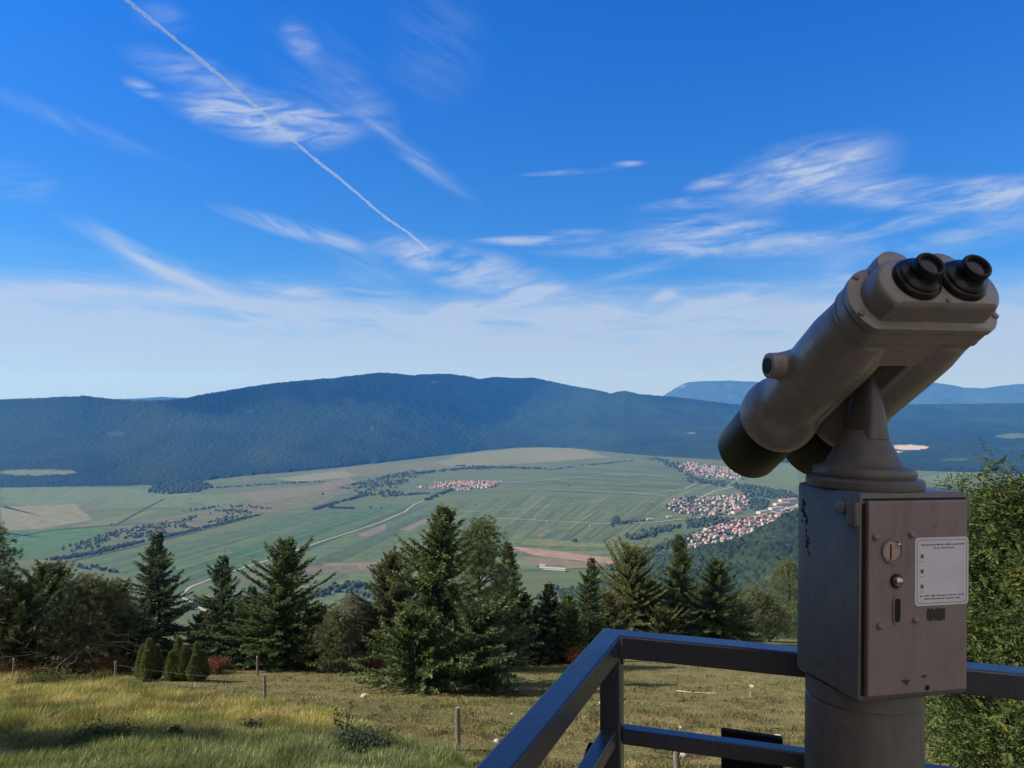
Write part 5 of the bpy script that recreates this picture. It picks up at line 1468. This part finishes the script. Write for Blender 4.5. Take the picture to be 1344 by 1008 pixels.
# ------------------------------------------------------------------ contrail
def contrail():
    alt = 9000.0
    pts = [(150, -14), (165, 0), (230, 52), (290, 100), (345, 150), (400, 198), (450, 238), (505, 285), (535, 305), (562, 328)]
    P = []
    for px, py in pts:
        x, z = ray(px, py); D = alt / float(z); P.append((float(x) * D, D, alt))
    P = np.array(P); d = np.concatenate([[0], np.cumsum(np.linalg.norm(np.diff(P, axis=0), axis=1))])
    t = np.linspace(0, d[-1], 420); Q = np.stack([np.interp(t, d, P[:, i]) for i in range(3)], -1)
    Q[:, 0] += 60 * (fbm(t / 1400, t * 0, 3, 3) - .5); Q[:, 2] += 60 * (fbm(t / 900, t * 0, 4, 3) - .5)
    rad = (40 + 26 * (t / d[-1])) * (.55 + .9 * fbm(t / 420, t * 0, 8, 3))
    A = Acc(); A.tube(Q, rad, (1, 1, 1), 12)
    V = A.V[0].reshape(len(t), 12, 3); rng = np.random.default_rng(2)
    V = V + (V - Q[:, None]) * (.5 * (rng.random((len(t), 12, 1)) - .5))
    m, nt, b = mat('ice crystal trail')
    b.inputs['Base Color'].default_value = (.88, .94, 1.0, 1); b.inputs['Roughness'].default_value = 1; b.inputs['Specular IOR Level'].default_value = 0
    f = noise(nt, .012, 4, .7)
    nt.links.new(ramp(nt, f, [(.3, .10), (.62, .42)]), b.inputs['Alpha'])
    o = link('contrail', np_mesh('contrail', V.reshape(-1, 3), A.Q[0], None, None, True), m)
    tag(o, 'thin white aircraft condensation trail slanting down across the blue sky', 'contrail')
contrail()

# ------------------------------------------------------------------ haze
HAZE_DENSITY = 4.8e-5
def haze():
    bm = bmesh.new()
    x0, x1, y0, y1, z0, z1 = -18000, 22000, -2400, 24600, FLOOR - 40, 760
    add_box(bm, ((x0 + x1) / 2, (y0 + y1) / 2, (z0 + z1) / 2), (x1 - x0, y1 - y0, z1 - z0))
    m = bpy.data.materials.new('haze'); m.use_nodes = True; nt = m.node_tree
    nt.nodes.remove(nt.nodes['Principled BSDF'])
    v = nt.nodes.new('ShaderNodeVolumePrincipled')
    v.inputs['Density'].default_value = HAZE_DENSITY; v.inputs['Color'].default_value = (.07, .34, 1.0, 1); v.inputs['Absorption Color'].default_value = (1, 1, 1, 1); v.inputs['Anisotropy'].default_value = .15
    v.inputs['Density Attribute'].default_value = ''
    nt.links.new(v.outputs['Volume'], nt.nodes['Material Output'].inputs['Volume'])
    try: m.cycles.homogeneous_volume = True
    except Exception: pass
    o = bm_obj('haze', bm, m); tag(o, 'pale blue summer haze filling the valley', 'haze', None, 'stuff')
haze()

# ------------------------------------------------------------------ sun, sky, camera
SUN_EL, to_sun = R(38), Vector((-.985, -.06, 0)).normalized()
sd = Vector((to_sun.x * math.cos(SUN_EL), to_sun.y * math.cos(SUN_EL), math.sin(SUN_EL)))
sl = bpy.data.lights.new('sun', 'SUN'); sl.energy = 4.8; sl.angle = R(.5); sl.color = (1, .93, .82)
so = bpy.data.objects.new('sun', sl); COL.objects.link(so); so.rotation_euler = sd.to_track_quat('Z', 'Y').to_euler()

W = bpy.data.worlds.new('World'); SC.world = W; W.use_nodes = True
nt = W.node_tree; bg = nt.nodes['Background']
sky = nt.nodes.new('ShaderNodeTexSky'); sky.sky_type = 'NISHITA'; sky.sun_disc = False
sky.sun_elevation = SUN_EL; sky.sun_rotation = math.atan2(sd.x, sd.y); sky.altitude = 1100; sky.air_density = 1.0; sky.dust_density = .6; sky.ozone_density = 3.0
hs = nt.nodes.new('ShaderNodeHueSaturation'); hs.inputs['Saturation'].default_value = 1.0; hs.inputs['Value'].default_value = 1.0
nt.links.new(sky.outputs['Color'], hs.inputs['Color'])
tc = nt.nodes.new('ShaderNodeTexCoord')
sx = nt.nodes.new('ShaderNodeSeparateXYZ'); nt.links.new(tc.outputs['Generated'], sx.inputs['Vector'])
def mth(op, a, b=None, clamp=False):
    n = nt.nodes.new('ShaderNodeMath'); n.operation = op; n.use_clamp = clamp
    for i, v in enumerate((a, b)):
        if v is None: continue
        if hasattr(v, 'links'): nt.links.new(v, n.inputs[i])
        else: n.inputs[i].default_value = v
    return n.outputs[0]
az = mth('ARCTAN2', sx.outputs['X'], sx.outputs['Y']); el = mth('ARCSINE', sx.outputs['Z'])
cv = nt.nodes.new('ShaderNodeCombineXYZ'); nt.links.new(az, cv.inputs[0]); nt.links.new(el, cv.inputs[1])
def azel(px, py):
    x, z = ray(px, py); x = float(x); z = float(z)
    return math.atan2(x, 1), math.asin(z / math.sqrt(1 + x * x + z * z))
def wisp(scale, sx_, rot, lo, hi, det=7, rough=.58, dist=.25):
    mp = nt.nodes.new('ShaderNodeMapping'); mp.inputs['Rotation'].default_value = (0, 0, R(rot)); mp.inputs['Scale'].default_value = (scale / sx_, scale, 1)
    vr = nt.nodes.new('ShaderNodeVectorRotate'); vr.rotation_type = 'Z_AXIS'; vr.inputs['Angle'].default_value = R(-rot)
    nt.links.new(cv.outputs[0], vr.inputs['Vector'])
    mp.inputs['Rotation'].default_value = (0, 0, 0)
    nt.links.new(vr.outputs[0], mp.inputs['Vector'])
    n = nt.nodes.new('ShaderNodeTexNoise'); n.inputs['Scale'].default_value = 1; n.inputs['Detail'].default_value = det; n.inputs['Roughness'].default_value = rough; n.inputs['Distortion'].default_value = dist
    nt.links.new(mp.outputs[0], n.inputs['Vector'])
    mr = nt.nodes.new('ShaderNodeMapRange'); mr.interpolation_type = 'SMOOTHSTEP'; mr.inputs['From Min'].default_value = lo; mr.inputs['From Max'].default_value = hi
    nt.links.new(n.outputs['Fac'], mr.inputs['Value'])
    return mr.outputs['Result']
N_flat = wisp(46, 5.0, 3, .33, .70, 9, .64, .5); N_up = wisp(44, 4.0, 12, .32, .74, 9, .66, .5); N_dn = wisp(40, 5.5, -27, .33, .72, 9, .64, .5); N_fine = wisp(70, 4.5, 7, .26, .84, 9, .60, .5)
def blob(px, py, rx, ry, rot, strength, nz, soft=1.0):
    a0, e0 = azel(px, py); rx /= F; ry /= F
    c, s = math.cos(R(rot)), math.sin(R(rot))
    da = mth('SUBTRACT', az, a0); de = mth('SUBTRACT', el, e0)
    u = mth('ADD', mth('MULTIPLY', da, c / rx), mth('MULTIPLY', de, s / rx))
    v = mth('ADD', mth('MULTIPLY', da, -s / ry), mth('MULTIPLY', de, c / ry))
    d2 = mth('ADD', mth('MULTIPLY', u, u), mth('MULTIPLY', v, v))
    k = mth('SUBTRACT', 1.0, mth('MULTIPLY', d2, .5), True)
    k = mth('POWER', k, 1.8)
    return mth('MULTIPLY', mth('MULTIPLY', k, strength), nz)
# (px, py, rx, ry, rotation in degrees, up to the right positive)
blobs = [(355, 155, 95, 26, -4, 1.0, N_fine), (300, 150, 60, 20, -8, .6, N_fine), (400, 170, 60, 25, 10, .5, N_fine), (250, 95, 62, 18, -8, .55, N_fine), (188, 116, 20, 8, -15, .6, N_fine), (395, 55, 26, 16, -35, .55, N_fine), (425, 95, 75, 40, -30, .16, N_dn),
         (215, 22, 30, 16, 0, .22, N_fine), (545, 205, 85, 12, -34, .36, N_dn), (480, 140, 45, 24, -30, .26, N_fine),
         (390, 302, 85, 11, -12, .75, N_dn), (445, 315, 28, 9, -12, .4, N_flat), (215, 348, 95, 12, -22, .55, N_dn), (300, 385, 120, 13, -14, .35, N_dn), (110, 376, 40, 4, -6, .55, N_flat), (240, 391, 70, 4, -4, .4, N_flat),
         (625, 355, 120, 26, -14, .85, N_up), (560, 345, 60, 20, -20, .4, N_up), (598, 411, 38, 13, 10, 1.2, N_fine), (700, 385, 42, 9, 14, 1.1, N_fine), (502, 382, 40, 5, -3, .9, N_flat), (395, 382, 36, 8, -4, .5, N_flat), (15, 235, 45, 20, -10, .25, N_up), (90, 160, 120, 10, -15, .16, N_dn),
         (1062, 222, 88, 30, 6, 1.1, N_fine), (1055, 240, 90, 30, 10, .5, N_up), (930, 241, 28, 8, 10, .85, N_fine), (910, 267, 70, 8, 3, .65, N_flat), (1130, 250, 60, 10, 4, .7, N_flat), (1245, 255, 110, 16, -3, .8, N_flat), (1330, 262, 70, 20, -6, .7, N_flat),
         (930, 295, 80, 13, -3, .75, N_flat), (960, 318, 150, 17, -4, .6, N_flat), (1150, 298, 85, 10, 6, .75, N_flat), (700, 316, 70, 6, 0, 1.0, N_flat), (760, 305, 35, 5, 0, .5, N_flat), (750, 226, 55, 3.5, 2, .7, N_flat), (823, 215, 20, 4, 0, .6, N_flat), (850, 330, 140, 10, -2, .45, N_flat), (180, 330, 60, 9, -30, .4, N_dn), (330, 400, 150, 9, -6, .45, N_flat), (60, 385, 90, 7, 3, .3, N_flat), (470, 350, 70, 22, -35, .3, N_dn), (650, 400, 60, 8, 10, .4, N_fine), (1180, 330, 130, 12, 3, .35, N_flat), (1290, 300, 70, 10, 8, .45, N_flat), (820, 360, 90, 9, 12, .35, N_up), (570, 60, 60, 60, 50, .14, N_dn),
         (930, 401, 58, 9, 16, 1.1, N_fine), (868, 392, 24, 9, 30, .7, N_fine), (1100, 365, 22, 20, 60, .35, N_fine), (770, 412, 70, 13, 4, .6, N_flat), (1000, 385, 120, 8, 6, .3, N_flat)]
tot = None
for b_ in blobs:
    o_ = blob(*b_); tot = o_ if tot is None else mth('ADD', tot, o_)
# veil above the horizon
def band(py0, py1, amt, nz, wob=.5):
    e0, e1 = azel(672, py0)[1], azel(672, py1)[1]
    mr = nt.nodes.new('ShaderNodeMapRange'); mr.interpolation_type = 'SMOOTHSTEP'
    x = mth('ADD', el, mth('MULTIPLY', mth('SUBTRACT', nz, .5), wob * (e0 - e1)))
    nt.links.new(x, mr.inputs['Value']); mr.inputs['From Min'].default_value = e1; mr.inputs['From Max'].default_value = e0
    mr.inputs['To Min'].default_value = 0; mr.inputs['To Max'].default_value = 1
    return mth('MULTIPLY', mth('SUBTRACT', 1.0, mr.outputs['Result']), amt)
N_band = wisp(16, 6.0, -3, .30, .74, 6, .6, .5); N_band2 = wisp(60, 6.0, -2, .34, .70, 8, .62, .4)
tot = mth('ADD', tot, band(386, 440, .20, N_band2, 1.1))
tot = mth('ADD', tot, mth('MULTIPLY', band(372, 412, .62, N_band, .9), N_band2))
tot = mth('ADD', tot, band(436, 500, .30, N_band2, .8))
N_band3 = wisp(24, 7.0, -5, .30, .72, 8, .62, .6)
tot = mth('ADD', tot, mth('MULTIPLY', band(385, 420, .34, N_band2, .6), N_band3))
tot = mth('ADD', tot, band(330, 420, .10, N_band, .8))
# clear deep blue ahead, warm pale sky added behind to light the telescope front
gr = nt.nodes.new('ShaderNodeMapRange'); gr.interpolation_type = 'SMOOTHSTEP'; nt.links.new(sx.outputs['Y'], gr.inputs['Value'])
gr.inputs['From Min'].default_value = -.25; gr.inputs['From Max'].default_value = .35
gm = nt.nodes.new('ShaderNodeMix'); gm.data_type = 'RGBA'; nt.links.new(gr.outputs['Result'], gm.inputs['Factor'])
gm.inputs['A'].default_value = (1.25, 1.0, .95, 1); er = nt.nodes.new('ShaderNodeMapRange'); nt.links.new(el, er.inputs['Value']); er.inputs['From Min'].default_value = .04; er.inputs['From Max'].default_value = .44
em = nt.nodes.new('ShaderNodeMix'); em.data_type = 'RGBA'; nt.links.new(er.outputs['Result'], em.inputs['Factor'])
em.inputs['A'].default_value = (.24, .52, .80, 1); em.inputs['B'].default_value = (.095, .57, 1.28, 1); nt.links.new(em.outputs['Result'], gm.inputs['B'])
sk = nt.nodes.new('ShaderNodeMix'); sk.data_type = 'RGBA'; sk.blend_type = 'MULTIPLY'; sk.inputs['Factor'].default_value = 1
nt.links.new(hs.outputs['Color'], sk.inputs['A']); nt.links.new(gm.outputs['Result'], sk.inputs['B'])
tot = mth('MULTIPLY', tot, 1.18)
fac = mth('MINIMUM', tot, .84)
mx = nt.nodes.new('ShaderNodeMix'); mx.data_type = 'RGBA'
nt.links.new(fac, mx.inputs['Factor']); nt.links.new(sk.outputs['Result'], mx.inputs['A']); mx.inputs['B'].default_value = (3.25, 3.85, 5.1, 1)
nt.links.new(mx.outputs['Result'], bg.inputs['Color'])
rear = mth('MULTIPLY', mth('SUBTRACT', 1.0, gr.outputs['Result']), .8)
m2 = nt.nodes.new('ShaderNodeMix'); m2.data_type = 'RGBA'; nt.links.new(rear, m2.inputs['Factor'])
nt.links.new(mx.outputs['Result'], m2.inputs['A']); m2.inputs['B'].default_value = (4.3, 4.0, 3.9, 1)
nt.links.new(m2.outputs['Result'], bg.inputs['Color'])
bg.inputs['Strength'].default_value = .1

cam = bpy.data.cameras.new('camera'); co = bpy.data.objects.new('camera', cam); COL.objects.link(co)
cam.sensor_fit = 'HORIZONTAL'; cam.sensor_width = 36; cam.lens = 36 * F / 1344
cam.clip_start = .05; cam.clip_end = 200000
co.rotation_euler = (R(90) + PITCH, 0, 0); co.location = (0, 0, 0)
SC.camera = co
SC.view_settings.view_transform = 'Standard'; SC.view_settings.look = 'None'; SC.view_settings.exposure = .6; SC.view_settings.gamma = 1
try: SC.view_settings.use_curve_mapping = False
except Exception: pass
SC.render.engine = 'CYCLES'
cy = SC.cycles
cy.use_denoising = True
cy.max_bounces = 6; cy.diffuse_bounces = 3; cy.glossy_bounces = 3; cy.transmission_bounces = 3; cy.volume_bounces = 1; cy.transparent_max_bounces = 8
cy.sample_clamp_indirect = 6
cy.volume_step_rate = 1
